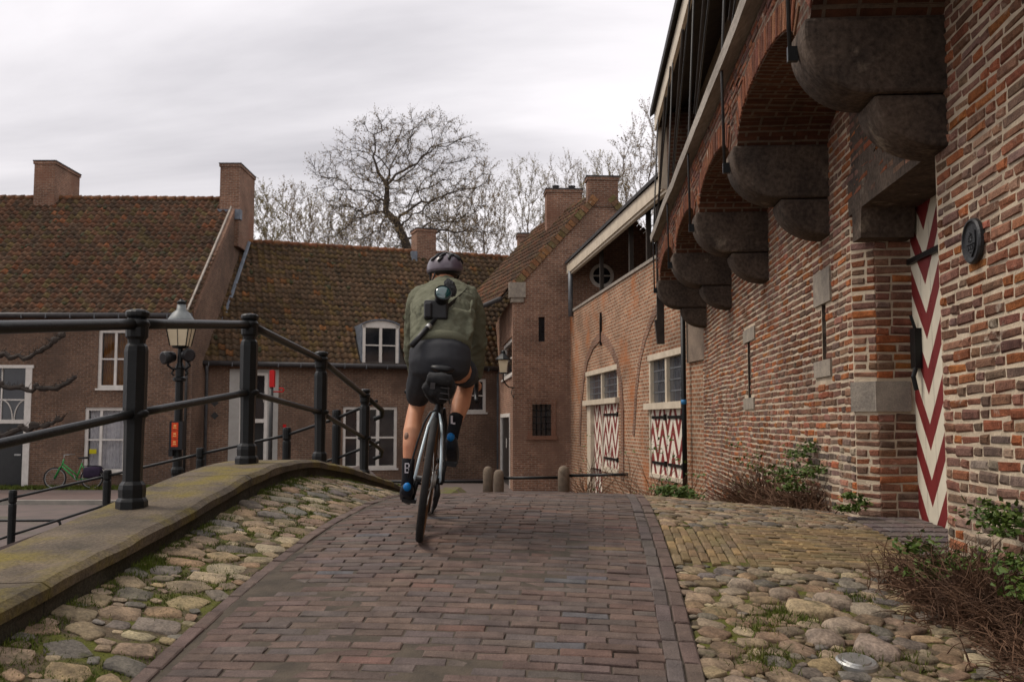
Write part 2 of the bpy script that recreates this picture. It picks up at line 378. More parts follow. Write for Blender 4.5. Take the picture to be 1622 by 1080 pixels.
def window(parent, F, R4, cols=2, rows=2, v=0., fw=.09, bar=.05, fm='white_paint', gm='glass', back=None, fd=.08, split=None, sill=True, recess=.05):
    """window > frame/glazing bars, panes, sill; R4 = u0,u1,z0,z1"""
    a, b, c, d = R4; vf = v - recess
    m = MB()
    m.box(F, a, b, vf-fd, vf, c, c+fw); m.box(F, a, b, vf-fd, vf, d-fw, d)
    m.box(F, a, a+fw, vf-fd, vf, c+fw, d-fw); m.box(F, b-fw, b, vf-fd, vf, c+fw, d-fw)
    us = [a+fw + (b-a-2*fw)*i/cols for i in range(cols+1)] if split is None else [a+fw+(b-a-2*fw)*q for q in split]
    zs = [c+fw + (d-c-2*fw)*i/rows for i in range(rows+1)]
    wnd = m.build('window', fm, parent)
    g = MB()
    for u in us[1:-1]: g.box(F, u-bar*.8, u+bar*.8, vf-fd+.01, vf-.012, c+fw, d-fw)
    for z in zs[1:-1]: g.box(F, a+fw, b-fw, vf-fd+.012, vf-.02, z-bar*.45, z+bar*.45)
    if g.v: g.build('glazing_bar', fm, wnd)
    for p, q in zip(us, us[1:]):
        for r, t in zip(zs, zs[1:]):
            k = MB(); k.box(F, p, q, vf-fd*.75, vf-fd*.6, r, t); k.build('pane', gm, wnd)
    if sill:
        k = MB(); k.box(F, a-.04, b+.04, vf-.02, v+.05, c-.06, c); k.build('sill', fm, wnd)
    if back:
        k = MB(); n = 28
        for i in range(n):
            x0, x1 = a+fw+(b-a-2*fw)*i/n, a+fw+(b-a-2*fw)*(i+1)/n
            y0, y1 = vf-fd-.07+.03*math.sin(i*1.9), vf-fd-.07+.03*math.sin((i+1)*1.9)
            k.poly([F(x0, y0, c+fw), F(x1, y1, c+fw), F(x1, y1, d-fw), F(x0, y0, d-fw)])
        k.build('curtain', back, wnd, smooth=True)
    k = MB(); k.poly([F(a, vf-fd-.35, c), F(b, vf-fd-.35, c), F(b, vf-fd-.35, d), F(a, vf-fd-.35, d)]); k.build('room_shade_panel', 'timber_dark', wnd)  # flat dark panel stands in for the shade of the unlit room
    return wnd

# pieces: bricks, pavers, stones, tiles -> the largest as objects, the rest joined
def brick_mesh(L, H, D, ch, jit, rng):
    def j(): return rng.uniform(-jit, jit)
    x, z = L/2, H/2
    fr = [(-x+ch+j(), 0+j()*.5, -z+ch+j()), (x-ch+j(), 0+j()*.5, -z+ch+j()), (x-ch+j(), 0+j()*.5, z-ch+j()), (-x+ch+j(), 0+j()*.5, z-ch+j())]
    md = [(-x+j(), -ch, -z+j()), (x+j(), -ch, -z+j()), (x+j(), -ch, z+j()), (-x+j(), -ch, z+j())]
    bk = [(-x, -D, -z), (x, -D, -z), (x, -D, z), (-x, -D, z)]
    f = [(0, 1, 2, 3)]
    for i in range(4):
        k = (i+1) % 4; f += [(4+i, 4+k, k, i), (8+i, 8+k, 4+k, 4+i)]
    return np.array(fr+md+bk), f
def lay(name, stuff, pool, pieces, m, parent, limit=300, smooth=False, pri=None, margin=20):
    """pieces: (pool index, Matrix 4x4 world, colour)."""
    sc_ = []
    for pc in pieces:
        q = proj(pc[1].translation)
        s = 0 if q is None or not (-margin < q[0] < 1622+margin and -margin < q[1] < 1080+margin) else 1/q[2]
        if pri and s: s *= pri(pc, q)
        sc_.append(s)
    order = sorted(range(len(pieces)), key=lambda i: -sc_[i])
    near, rest = order[:limit], order[limit:]
    mes = {}
    for i in near:
        k, Mx, c = pieces[i]
        if k not in mes:
            me = bpy.data.meshes.new(name); me.from_pydata(pool[k][0].tolist(), [], pool[k][1]); me.update()
            me.materials.append(MT[m])
            if smooth: me.polygons.foreach_set('use_smooth', [True]*len(me.polygons))
            mes[k] = me
        o = bpy.data.objects.new(name, mes[k]); COL.objects.link(o); o.parent = parent
        B = Mx.copy(); B.translation = Mx.translation - WL[parent]; o.matrix_basis = B
        o.color = (*c[:3], 1)
    if rest:
        V = []; F = []; C = []; off = 0
        for i in rest:
            k, Mx, c = pieces[i]; A = np.array(Mx); p = pool[k][0] @ A[:3, :3].T + A[:3, 3]
            V.append(p); F += [tuple(a+off for a in q) for q in pool[k][1]]; C += [c]*len(pool[k][1]); off += len(p)
        b = MB(); b.v = np.concatenate(V); b.f = F; b.c = C
        o = b.build(stuff, m, parent, smooth=smooth, uv=False); prop(o, kind='stuff')
def axes(x, y, z, p, s=1.0):
    Mx = Matrix.Identity(4)
    if Vector(x).cross(Vector(y)).dot(Vector(z)) < 0: x = -Vector(x)
    for i in range(3): Mx[i][0], Mx[i][1], Mx[i][2], Mx[i][3] = x[i]*s, y[i]*s, z[i]*s, p[i]
    return Mx
def tint(c, rng, v=.18, h=.06):
    k = 1+rng.uniform(-v, v); c = sat(c[:3], 1.25); return tuple(max(.004, x*k*(1+rng.uniform(-h, h))) for x in c)
BR = random.Random(3)
BPOOL = [brick_mesh(L, .0515, .05, .010, .0075, BR) for L in (.235,)*5 + (.112,)*4 + (.17,)*2]
GATE_COLS = [(.215, .095, .060), (.19, .092, .064), (.195, .108, .080), (.15, .092, .072), (.25, .108, .058), (.165, .115, .094), (.15, .10, .080), (.205, .125, .095), (.18, .105, .080)]
def brick_wall(F, u0, u1, z0, z1, skip, rng, v=0., ch=.0655, cols=GATE_COLS, zfun=None, wob=True, out=None, spans=None, gap=.015):
    """courses of long and short bricks filling the spans; skip(u,z,half) True where no brick lies"""
    out = [] if out is None else out
    r = 0; z = z0; LEN = (.235, .112, .17)
    while z < z1:
        for sa, sb in (spans(z) if spans else [(u0, u1)]):
            u = sa; long = rng.random() < .5
            while u < sb - .02:
                k = rng.randrange(0, 5) if long else rng.randrange(5, 9)
                if rng.random() < .08: k = rng.randrange(9, 11)
                L = L0 = LEN[0 if k < 5 else 1 if k < 9 else 2]
                if u == sa and r % 2 == 0: k = rng.randrange(5, 9); L = L0 = .112 * rng.uniform(.8, 1.3)
                rem = sb - u
                if rem < L + .07: L = rem
                if L > .30: L = L/2
                k = rng.randrange(0, 5) if L > .20 else rng.randrange(9, 11) if L > .14 else rng.randrange(5, 9); Lm = LEN[0 if k < 5 else 1 if k < 9 else 2]
                Lb = L if rem <= L + 1e-6 else L; uc = u + Lb/2
                zz = z + (.018*noise.noise(Vector((uc*.9, z*.5, 3.1))) if wob else 0)
                if not (skip and skip(uc, zz, Lb/2)) and (zfun is None or zz > zfun(uc)):
                    c = tint(rng.choice(cols), rng, .25, .08); pat = noise.noise(Vector((uc*.7, z*.9, 8.)))
                    c = tuple(q*(1 + .5*pat) for q in c)
                    if zfun is not None and zz - zfun(uc) < .75 + .5*noise.noise(Vector((uc*1.7, 0, 2))) and rng.random() < .62:
                        c = tint(rng.choice([(.27, .22, .175), (.19, .155, .13), (.13, .10, .085), (.10, .082, .072), (.22, .165, .13)]), rng, .2, .05)
                    a = rng.uniform(-.02, .02); x = F.d*math.cos(a) + Vector((0, 0, 1))*math.sin(a); zc = Vector((0, 0, 1))*math.cos(a) - F.d*math.sin(a)
                    y = (F.n + F.d*rng.uniform(-.02, .02) + Vector((0, 0, rng.uniform(-.035, .035)))).normalized()
                    out.append((k, axes(x*(Lb/Lm), y, zc*rng.uniform(.92, 1.06), F(uc, v + rng.uniform(-.003, .004), zz)), c))
                u += Lb + gap + rng.uniform(-.003, .003)
                long = not long if rng.random() < .85 else long
        z += ch; r += 1
    return out

# ------------------------------------------------------------------ ground, bridge hump, roadway
def interp(tab, x):
    if x <= tab[0][0]: return tab[0][1]
    for (a, ya), (b, yb) in zip(tab, tab[1:]):
        if x <= b: return ya + (yb-ya)*(x-a)/(b-a)
    return tab[-1][1]
def smoothtab(tab, w=.5):
    xs = np.arange(tab[0][0], tab[-1][0]+.05, .05); ys = np.array([interp(tab, x) for x in xs])
    k = int(w/.05)*2+1; ker = np.hanning(k+2)[1:-1]; ker /= ker.sum()
    pad = np.concatenate([np.full(k//2, ys[0]), ys, np.full(k//2, ys[-1])]); ys = np.convolve(pad, ker, 'valid')
    return lambda x: float(np.interp(x, xs, ys))
ZR = smoothtab([(-6, .0), (-3, .2), (0, .52), (2, .87), (3.56, 1.127), (4.27, 1.24), (4.8, 1.316), (5.37, 1.378), (6.08, 1.441), (6.86, 1.476), (7.5, 1.487),
                (8.2, 1.475), (9, 1.43), (10.5, 1.24), (12, 1.0), (14, .62), (16, .3), (18, .08), (20, .0), (24, .0)])
ZC = smoothtab([(-6, .25), (0, .80), (2, 1.12), (3.65, 1.365), (4.7, 1.475), (5.6, 1.575), (6.5, 1.685), (7.4, 1.755), (8.2, 1.75), (9.6, 1.625), (12, 1.34), (13, 1.2), (15, .9)], .6)
TAN = .083
def xc(d): return -.64 + TAN*d
def xin(d): return -1.90 + .055*(d-3.65)          # inner edge of the left coping
def xwall(d): return 2.109 + .067*d               # gatehouse wall face
HALF = 1.035
def G(x, d):
    o = x - xc(d)
    if abs(o) <= HALF: return ZR(d) - .022*o*o
    if o > 0:
        return ZR(d) - .022 - .10*min((o-HALF)/1.2, 1.3)
    w = max(xc(d) - HALF - xin(d), .05); t = min((-o-HALF)/w, 1.0)
    return (ZR(d)-.022)*(1-t) + (ZC(d)-.125)*t

g = MB(); g.poly([(-600, -60, 0), (600, -60, 0), (600, 1500, 0), (-600, 1500, 0)])
prop(g.build('ground', 'plaza'), kind='structure')
# street in front of the left houses with its kerb, grass verge at the house foot
g = MB(); g.poly([(-60, 25.2, .004), (-2.5, 25.2, .004), (-2.5, 29.2, .004), (-60, 29.2, .004)])
prop(g.build('street', 'street'), kind='structure')
k = MB(); k.box(WORLD, -60, -2.5, 24.95, 25.15, -.05, .11); prop(k.build('street_kerb', 'kerb'), kind='structure')

# bed under roadway and verges (one continuous hump)
g = MB(); ds = [-5 + i*.25 for i in range(28)] + [2 + i*.09 for i in range(1, 112)] + [12.08 + i*.25 for i in range(1, 32)]
for a, b in zip(ds, ds[1:]):
    def row(d): return [(x, d, G(x, d) - (.045 if abs(x-xc(d)) < HALF+.01 else .020 + .016*noise.noise(Vector((x*7, d*7, 0))))) for x in ([xin(d)-.3] + [xin(d) + (xc(d)-HALF-.02-xin(d))*i/6 for i in range(7)] + [xc(d)-HALF+.01, xc(d)-.5, xc(d)+.5, xc(d)+HALF-.01] + [xc(d)+HALF+.02 + (xwall(d)-xc(d)-HALF)*i/14 for i in range(15)] + [xwall(d)+.6])]
    A, B = row(a), row(b)
    for i in range(len(A)-1): g.poly([A[i], A[i+1], B[i+1], B[i]])
bed = prop(g.build('bridge_deck', 'soil', smooth=True), kind='structure')

def surf(x, d):
    e = .04; p = Vector((x, d, G(x, d)))
    tx = Vector((2*e, 0, G(x+e, d)-G(x-e, d))).normalized(); ty = Vector((0, 2*e, G(x, d+e)-G(x, d-e))).normalized()
    n = tx.cross(ty).normalized(); return p, n
PR = random.Random(21)
PPOOL = [brick_mesh(L, .0635, .05, .0045, .0025, PR) for L in (.198,)*6 + (.098,)*3]
PCOL = [(.105, .082, .073), (.112, .085, .074), (.10, .082, .075), (.116, .087, .075), (.098, .083, .077), (.108, .08, .069)]
RDIR = Vector((TAN, 1, 0)).normalized(); RX = Vector((1, -TAN, 0)).normalized()
def paver(x, d, L, along, rng, pool=PPOOL, col=None, dz=0., tiltz=0.):
    p, n = surf(x, d); k = rng.randrange(0, 6) if L > .15 else rng.randrange(6, 9)
    p = p + n*(.007*noise.noise(Vector((x*1.5, d*1.2, 4.4))) - .003)
    ax = (RDIR if along else RX); ax = (ax + RDIR.cross(RX)*0 + (RX if along else RDIR)*(rng.uniform(-.02, .02)+tiltz)).normalized()
    n = (n + Vector((rng.uniform(-.02, .02), rng.uniform(-.02, .02), 0))).normalized()
    ax = (ax - n*ax.dot(n)).normalized(); az = n.cross(ax)
    c = col
    if c is None:
        q = rng.random()
        c = (.15, .115, .08) if q < .004 else (.095, .092, .095) if q < .03 else (.127, .086, .073) if q < .06 else rng.choice(PCOL)
    return (k, axes(ax, n, az, p + n*(dz + rng.uniform(-.004, .003))), tint(c, rng, .13, .03))
pv = []
d = 1.2; r = 0
while d < 13.5:
    x0 = xc(d) - HALF + .105; x1 = xc(d) + HALF - .145; x = x0 - (.1 if r % 2 else 0)
    x += PR.uniform(-.012, .012)
    while x < x1 - .03:
        L = .198
        lo = max(x, x0); hi = min(x+L, x1)
        if hi - lo > .06:
            if hi-lo < .15: pv.append(paver((lo+hi)/2, d + TAN*-(lo+hi-2*xc(d))/2, .1, False, PR))
            else: pv.append(paver(x+L/2, d + TAN*-(x+L/2-xc(d)), .2, False, PR))
        x += L + .005
    d += .0685; r += 1
road = prop(MB().poly([(xc(1)-HALF, 1, G(xc(1)-HALF, 1)-.03), (xc(1)+HALF, 1, G(xc(1)+HALF, 1)-.03), (xc(1.2)+HALF, 1.2, G(xc(1.2), 1.2)-.03), (xc(1.2)-HALF, 1.2, G(xc(1.2), 1.2)-.03)]).build('roadway', 'sand'), kind='structure')
sb = MB()                                             # sand that shows in the joints
for a in np.arange(1.0, 13.8, .2):
    A = [(xc(a)+o, a, G(xc(a)+o, a)-.0075) for o in (-HALF, -.5, 0, .5, HALF)]; b = a+.2
    B = [(xc(b)+o, b, G(xc(b)+o, b)-.0075) for o in (-HALF, -.5, 0, .5, HALF)]
    for i in range(4): sb.poly([A[i], A[i+1], B[i+1], B[i]])
sb.build('joint_sand', 'sand', road, smooth=True)
lay('paving_brick', 'paving_bricks_far', PPOOL, pv, 'paver', road)
ed = []
for col_, off in (('r', HALF-.035), ('r', HALF-.105), ('l', -HALF+.03)):
    d = 1.2 + PR.uniform(0, .1)
    while d < 13:
        c = (.10, .085, .080) if off > 0 and off < HALF-.08 else (.112, .086, .076)
        ed.append(paver(xc(d)+off, d, .2, True, PR, col=c, dz=.004)); d += .206
lay('edging_brick', 'edging_bricks_far', PPOOL, ed, 'paver', road)

# cobbles
CR = random.Random(5)
def cobble_mesh(rng, sub=2):
    bm = bmesh.new(); bmesh.ops.create_icosphere(bm, subdivisions=sub, radius=1)
    o = Vector((rng.uniform(0, 99), rng.uniform(0, 99), 0)); pw = rng.uniform(.38, .66)
    for v in bm.verts:
        c = v.co.copy()
        c = Vector([math.copysign(abs(q)**pw, q) for q in c]); k = 1 + .34*noise.noise(c*.9 + o) + .16*noise.noise(c*2.1 + o)
        v.co = c*k*.86
    V = np.array([v.co[:] for v in bm.verts]); F = [tuple(v.index for v in f.verts) for f in bm.faces]; bm.free()
    return V, F
CPOOL = [cobble_mesh(CR) for _ in range(14)]
CCOL = [(.20, .163, .12), (.175, .147, .115), (.15, .134, .115), (.225, .18, .125), (.195, .145, .105), (.13, .12, .11), (.215, .175, .135), (.18, .138, .105), (.26, .22, .165)]
def scatter(region, n, rmin, rmax, rng, x0, x1, d0, d1, fill=.86, tries=90000):
    pts = []; cell = {}
    for t in range(tries):
        if len(pts) >= n: break
        d = rng.uniform(d0, d1); x = rng.uniform(x0, x1)
        r = rmin + (rmax-rmin)*(1-t/tries)**1.7*rng.uniform(.75, 1)
        if not region(x, d, r): continue
        ok = True; ci, cj = int(x/.3), int(d/.3)
        for i in (-1, 0, 1):
            for j in (-1, 0, 1):
                for (a, b, q) in cell.get((ci+i, cj+j), ()):
                    if (a-x)**2 + ((b-d)*1.25)**2 < ((q+r)*fill)**2: ok = False; break
                if not ok: break
            if not ok: break
        if ok: pts.append((x, d, r)); cell.setdefault((ci, cj), []).append((x, d, r))
    return pts
def cobbles(pts, rng, sink=.35, h=.62, el=1.25, fixed=()):
    out = []
    for x, d, r in pts:
        p, n = surf(x, d); a = rng.gauss(0, .45); ax = (RX*math.cos(a) + RDIR*math.sin(a)); ax = (ax - n*ax.dot(n)).normalized(); az = n.cross(ax)
        e = rng.uniform(1.0, el); Mx = axes(ax*r*e, n*r*h*rng.uniform(.8, 1.15), az*r*rng.uniform(.75, .95), p - n*(r*sink*h) - n*.012)
        out.append((rng.randrange(len(CPOOL)), Mx, tint(rng.choice(CCOL), rng, .2, .04)))
    return out
lv = prop(MB().poly([(xin(1)-.1, 1, G(xin(1), 1)-.06), (xc(1)-HALF, 1, G(xc(1)-HALF, 1)-.06), (xc(2)-HALF, 2, G(xc(2)-HALF, 2)-.06), (xin(2)-.1, 2, G(xin(2), 2)-.06)]).build('cobbled_verge_left', 'soil'), kind='structure')
lp = scatter(lambda x, d, r: xin(d)+r*.75 < x < xc(d)-HALF-r*.8, 1100, .022, .105, CR, -2.2, -.3, 2.3, 12.5, fill=1.03)
lay('cobblestone', 'cobblestones_far', CPOOL, cobbles(lp, CR, sink=.50, h=.27, el=1.3), 'cobble', lv, smooth=True)
# right verge, with the yellow brick apron left free
AP0, AP1 = 5.15, 6.9
def apt(x, d): return (x - xc(d) - HALF)/(xwall(d) - xc(d) - HALF)
def ap0(t): return 5.17 + .42*t
def ap1(t): return 6.22 + .62*t
def apron(x, d, r=0): t = apt(x, d); return -.02 < t < 1 and ap0(t)-r*.7 < d < ap1(t)+r*.7
rv = prop(MB().poly([(xc(1)+HALF, 1, G(xc(1)+HALF, 1)-.06), (xwall(1), 1, G(xwall(1), 1)-.06), (xwall(2), 2, G(xwall(2), 2)-.06), (xc(2)+HALF, 2, G(xc(2)+HALF, 2)-.06)]).build('cobbled_verge_right', 'soil'), kind='structure')
big = [(1.33, 4.55, .115), (1.50, 4.72, .10), (1.28, 4.78, .085), (1.44, 4.38, .10), (1.30, 4.22, .10), (1.10, 4.86, .075), (1.48, 4.12, .12), (1.63, 4.62, .09)]
rp_ = scatter(lambda x, d, r: xc(d)+HALF+r*.85 < x < xwall(d)-r*.5 and not apron(x, d, r) and all((x-a)**2+((d-b)*1.2)**2 > ((r+q)*.84)**2 for a, b, q in big), 2600, .018, .074, CR, .4, 3.1, 2.4, 11.5, fill=.98, tries=150000)
rc = cobbles(rp_, CR, sink=.45, h=.36, el=1.35)
for i, (x, d_, r_) in enumerate(big):
    q = cobbles([(x, d_, r_*.92)], CR, sink=.15, h=.62)[0]; rc.append((q[0], q[1], (.29, .23, .145) if i == 0 else tint((.22, .185, .155), CR, .15, .03)))
lay('cobblestone', 'cobblestones_far', CPOOL, rc, 'cobble', rv, smooth=True, pri=lambda pc, q: pc[1].to_scale().x*10)
# yellow brick apron before the door
ap = MB()
def apg(t, q):
    d = ap0(t) + (ap1(t)-ap0(t))*q; x = xc(d)+HALF + (xwall(d)-xc(d)-HALF)*t; return (x, d, G(x, d)-.020)
for i in range(10):
    for j in range(12): ap.poly([apg(i/10, j/12), apg((i+1)/10, j/12), apg((i+1)/10, (j+1)/12), apg(i/10, (j+1)/12)])
apo = prop(ap.build('brick_apron', 'sand'), kind='structure')
YC = [(.205, .155, .095), (.18, .135, .088), (.225, .168, .10), (.165, .128, .088), (.19, .15, .10), (.17, .135, .085)]
YPOOL = [brick_mesh(L, .046, .05, .007, .004, PR) for L in (.165,)*6 + (.08,)*3]
pc = []
WA = xwall(6)-xc(6)-HALF; nrow = 22
for r_ in range(nrow):                      # rows running towards the wall
    q = (r_+.5)/nrow; u = .46 + (.085 if r_ % 2 else 0)
    if r_ % 2: x, d, z = apg((.46+.04)/WA, q); pc.append(paver(x, d, .1, False, CR, col=CR.choice(YC), dz=.001, tiltz=.30))
    while u < WA-.16:
        x, d, z = apg((u+.083)/WA, q); pc.append(paver(x, d, .2, False, CR, col=CR.choice(YC), dz=.001, tiltz=.26 + .10*q)); u += .172
for i in range(9):                         # bricks laid lengthwise next to the road
    L_ = ap1((.03+i*.051)/WA) - ap0((.03+i*.051)/WA); v_ = .085 + (i % 2)*.085
    while v_ < L_-.06:
        x, d, z = apg((.03+i*.051)/WA, v_/L_); pc.append(paver(x, d, .2, True, CR, col=CR.choice(YC), dz=.001)); v_ += .172
lay('apron_brick', 'apron_bricks_rest', YPOOL, pc, 'paver', apo)

# ------------------------------------------------------------------ left parapet: coping stones on a low brick wall
pp = thing('bridge_parapet', 'low mossy stone coping wall arching along the bridge edge', 'parapet', (xin(7)-.28, 7, 0))
w = MB()
for a in np.arange(-4, 14.6, .4):
    b = a+.4
    for s0, s1 in ((xin, lambda q: xin(q)-.55),):
        w.poly([(xin(a)-.03, a, -.1), (xin(b)-.03, b, -.1), (xin(b)-.03, b, ZC(b)-.1), (xin(a)-.03, a, ZC(a)-.1)])
        w.poly([(xin(a)-.50, a, -.1), (xin(a)-.50, a, ZC(a)-.1), (xin(b)-.50, b, ZC(b)-.1), (xin(b)-.50, b, -.1)])
w.build('wall', 'brick_house2', pp)
for (a, b) in ((-3.5, -.6), (-.588, 2.1), (2.112, 4.05), (4.062, 6.62), (6.632, 9.1), (9.112, 11.6), (11.612, 14.3)):
    c = MB(); n = max(4, int((b-a)/.12)); cs = []
    for i in range(n+1):
        q = a + (b-a)*i/n; z = ZC(q); x = xin(q)
        e = .012*noise.noise(Vector((q*3.1, 1.7, 0))); e2 = .012*noise.noise(Vector((q*4.3, 7.7, 0)))
        cs.append([(x+.02+e, q, z-.065), (x+.025+e, q, z-.02+e2), (x-.01+e, q, z+.002+e2), (x-.14, q, z+.014*noise.noise(Vector((q*2, .4, 5)))), (x-.3, q, z+.012*noise.noise(Vector((q*2.4, 3, 1)))), (x-.5, q, z-.004), (x-.55+e2, q, z-.03), (x-.55+e2, q, z-.065)])
    V = [p for s_ in cs for p in s_]; m_ = 8
    F_ = [(i*m_+j, i*m_+(j+1) % m_, (i+1)*m_+(j+1) % m_, (i+1)*m_+j) for i in range(n) for j in range(m_)] + [tuple(range(m_)), tuple(range(n*m_, n*m_+m_))]
    c.raw(V, F_); c.build('coping_stone', 'coping', pp)
    c = MB(); A = []
    for i in range(n+1):
        q = a + (b-a)*i/n; e = .014*noise.noise(Vector((q*4.1, 3.7, 2))); A.append([(xin(q)-.005+e, q, ZC(q)-.34), (xin(q)+.004+e, q, ZC(q)-.0655), (xin(q)-.50, q, ZC(q)-.0655), (xin(q)-.50, q, ZC(q)-.34)])
    V = [p for s_ in A for p in s_]; F_ = [(i*4+j, i*4+(j+1) % 4, (i+1)*4+(j+1) % 4, (i+1)*4+j) for i in range(n) for j in range(4)] + [(0, 1, 2, 3), (n*4, n*4+1, n*4+2, n*4+3)]
    c.raw(V, F_); c.build('kerb_stone', 'kerb_mossy', pp)

# ------------------------------------------------------------------ iron railing on the coping
def xpost(d): return xin(d) - float(np.interp(d, [1.9, 3.75, 5.6, 7.4, 9.6, 12], [.35, .35, .325, .265, .27, .33]))
rl = thing('bridge_railing', 'black iron railing with capped posts and two round rails on the coping', 'railing', (xpost(7), 7, ZC(7)))
def rail_post(parent, x, y, z, h=1.1, s=1.0, plinth=True):
    T = lambda a, b, c: Vector((x+a*s, y+b*s, z+c))
    p = MB(); k = h
    if plinth: p.lathe(T, [(.086, -.02), (.086, .035), (.08, .045), (.072, .055), (.074, .10), (.07, .125), (.055, .145)], 8, .5)
    p.lathe(T, [(.052, .0), (.054, .3*k), (.056, .42*k), (.061, .47*k), (.064, .5*k), (.065, .79*k), (.060, .815*k), (.05, .83*k)], 8, .5)
    po = p.build('post', 'black_iron', parent)
    c = MB(); c.lathe(T, [(.046, .82*k), (.05, .85*k), (.061, .865*k), (.063, .94*k), (.056, .955*k), (.052, .962*k), (.063, .967*k), (.066, .975*k), (.066, .99*k), (.058, 1.0*k), (.03, 1.006*k)], 14)
    c.build('cap', 'black_iron', po, smooth=False)
    return po
PD = [1.9, 3.75, 5.6, 7.4, 9.6, 12.0]
for d in PD: rail_post(rl, xpost(d), d, ZC(d), s=1.0)
def rails(parent, pts, r, name='rail'):
    for a, b in zip(pts, pts[1:]):
        m = MB(); a, b = Vector(a), Vector(b); n = 6
        m.tube([a + (b-a)*i/n for i in range(n+1)], r, 12); m.build(name, 'black_iron', parent, smooth=True)
        for q in (a, b): pass
top = [(xpost(d), d, ZC(d)+1.025) for d in PD]; mid = [(xpost(d), d, ZC(d)+.52) for d in PD]
rails(rl, top, .030); rails(rl, mid, .024)
for src, zz in ((top, .03), (mid, .024)):
    d = 12.0; e = Vector(src[-1]); m = MB(); m.tube([e, e + Vector((.05, .5, -.09)), e + Vector((.12, .72, -.17)), e + Vector((.10, .80, -.24)), e + Vector((.0, .78, -.28))], zz, 10)
    m.build('rail_end', 'black_iron', rl, smooth=True)
for d in PD:
    for h_, r_ in ((1.025, .04), (.52, .036)):
        m = MB(); x = xpost(d); m.ell((x, d, ZC(d)+h_), (.085, 0, 0), (0, r_*1.5, 0), (0, 0, r_), 10, 6) if h_ < 1 else m.ell((x, d, ZC(d)+h_), (.07, 0, 0), (0, .085, 0), (0, 0, r_), 10, 6)
        m.build('collar', 'black_iron', rl, smooth=True)

# ------------------------------------------------------------------ paved ramp beside the bridge and the lower railing that climbs it
FP = [(17, 868, 16.0), (168, 815, 15.4), (316, 782, 14.8), (453, 765, 14.2), (532, 748, 13.7)]
FT = [(17, 776), (168, 744), (316, 709), (453, 677), (532, 649)]
fb = [at(x, y, d) for x, y, d in FP]; ft = [at(x, y, d) for (x, y), (_, _, d) in zip(FT, FP)]
dirL = (fb[0]-fb[1]); fb0 = fb[0] + dirL*1.1; fb0.z = 0.0
e_b = at(600, 735, 13.3)
rampn = [Vector((fb0.x-1.5, fb0.y, .01))] + [Vector((p.x, p.y, max(p.z, .012))) for p in fb] + [Vector((xin(13.2)-.4, 13.2, ZR(13.2)+.1))]
g = MB()
for a, b in zip(rampn, rampn[1:]):
    o = Vector((.0, 2.6, 0)); i = Vector((0, -1.4, 0))
    g.poly([a+i, b+i, b+o, a+o])
    g.poly([a+o, b+o, Vector((b.x, b.y+2.6, -.05)), Vector((a.x, a.y+2.6, -.05))]); g.poly([b+i, a+i, Vector((a.x, a.y-1.4, -.05)), Vector((b.x, b.y-1.4, -.05))])
prop(g.build('paved_ramp', 'plaza'), kind='structure')
qf = thing('quay_railing', 'slim black railing climbing the ramp beyond the stone coping', 'railing', fb[2])
for b, t in zip(fb, ft):
    h = t.z - b.z; T = lambda a, c, z, b=b: Vector((b.x+a, b.y+c, b.z+z))
    p = MB(); p.lathe(T, [(.07, -.1), (.07, .04), (.058, .06), (.062, h*.72), (.058, h*.76), (.05, h*.77)], 12)
    po = p.build('post', 'black_iron', qf)
    c = MB(); c.lathe(T, [(.048, h*.77), (.062, h*.80), (.064, h*.96), (.056, h), (.02, h*1.005)], 12); c.build('cap', 'black_iron', po)
def fr(k, ext):
    pts = [b + (t-b)*k for b, t in zip(fb, ft)]; pts = [pts[0] + (pts[0]-pts[1])*1.1] + pts + [pts[-1] + ext]; return pts
rails(qf, fr(.86, at(597, 635, 13.2) - (fb[4]+(ft[4]-fb[4])*.86)), .022); rails(qf, fr(.22, at(600, 700, 13.2) - (fb[4]+(ft[4]-fb[4])*.22)), .02)
lb = thing('guard_bar', 'low black guard bar with a hooked end on the paving', 'guard rail', at(20, 870, 17.5))
a, b = at(-140, 824, 17.6), at(88, 824, 17.6)
m = MB(); m.tube([a, b, b+Vector((.07, 0, -.02)), b+Vector((.09, 0, -.09)), Vector((b.x+.09, b.y, 0))], .024, 10); m.build('bar', 'black_iron', lb, smooth=True)
m = MB(); m.tube([(a.x+.3, a.y, 0), (a.x+.3, a.y, a.z)], .024, 10); m.build('leg', 'black_iron', lb, smooth=True)

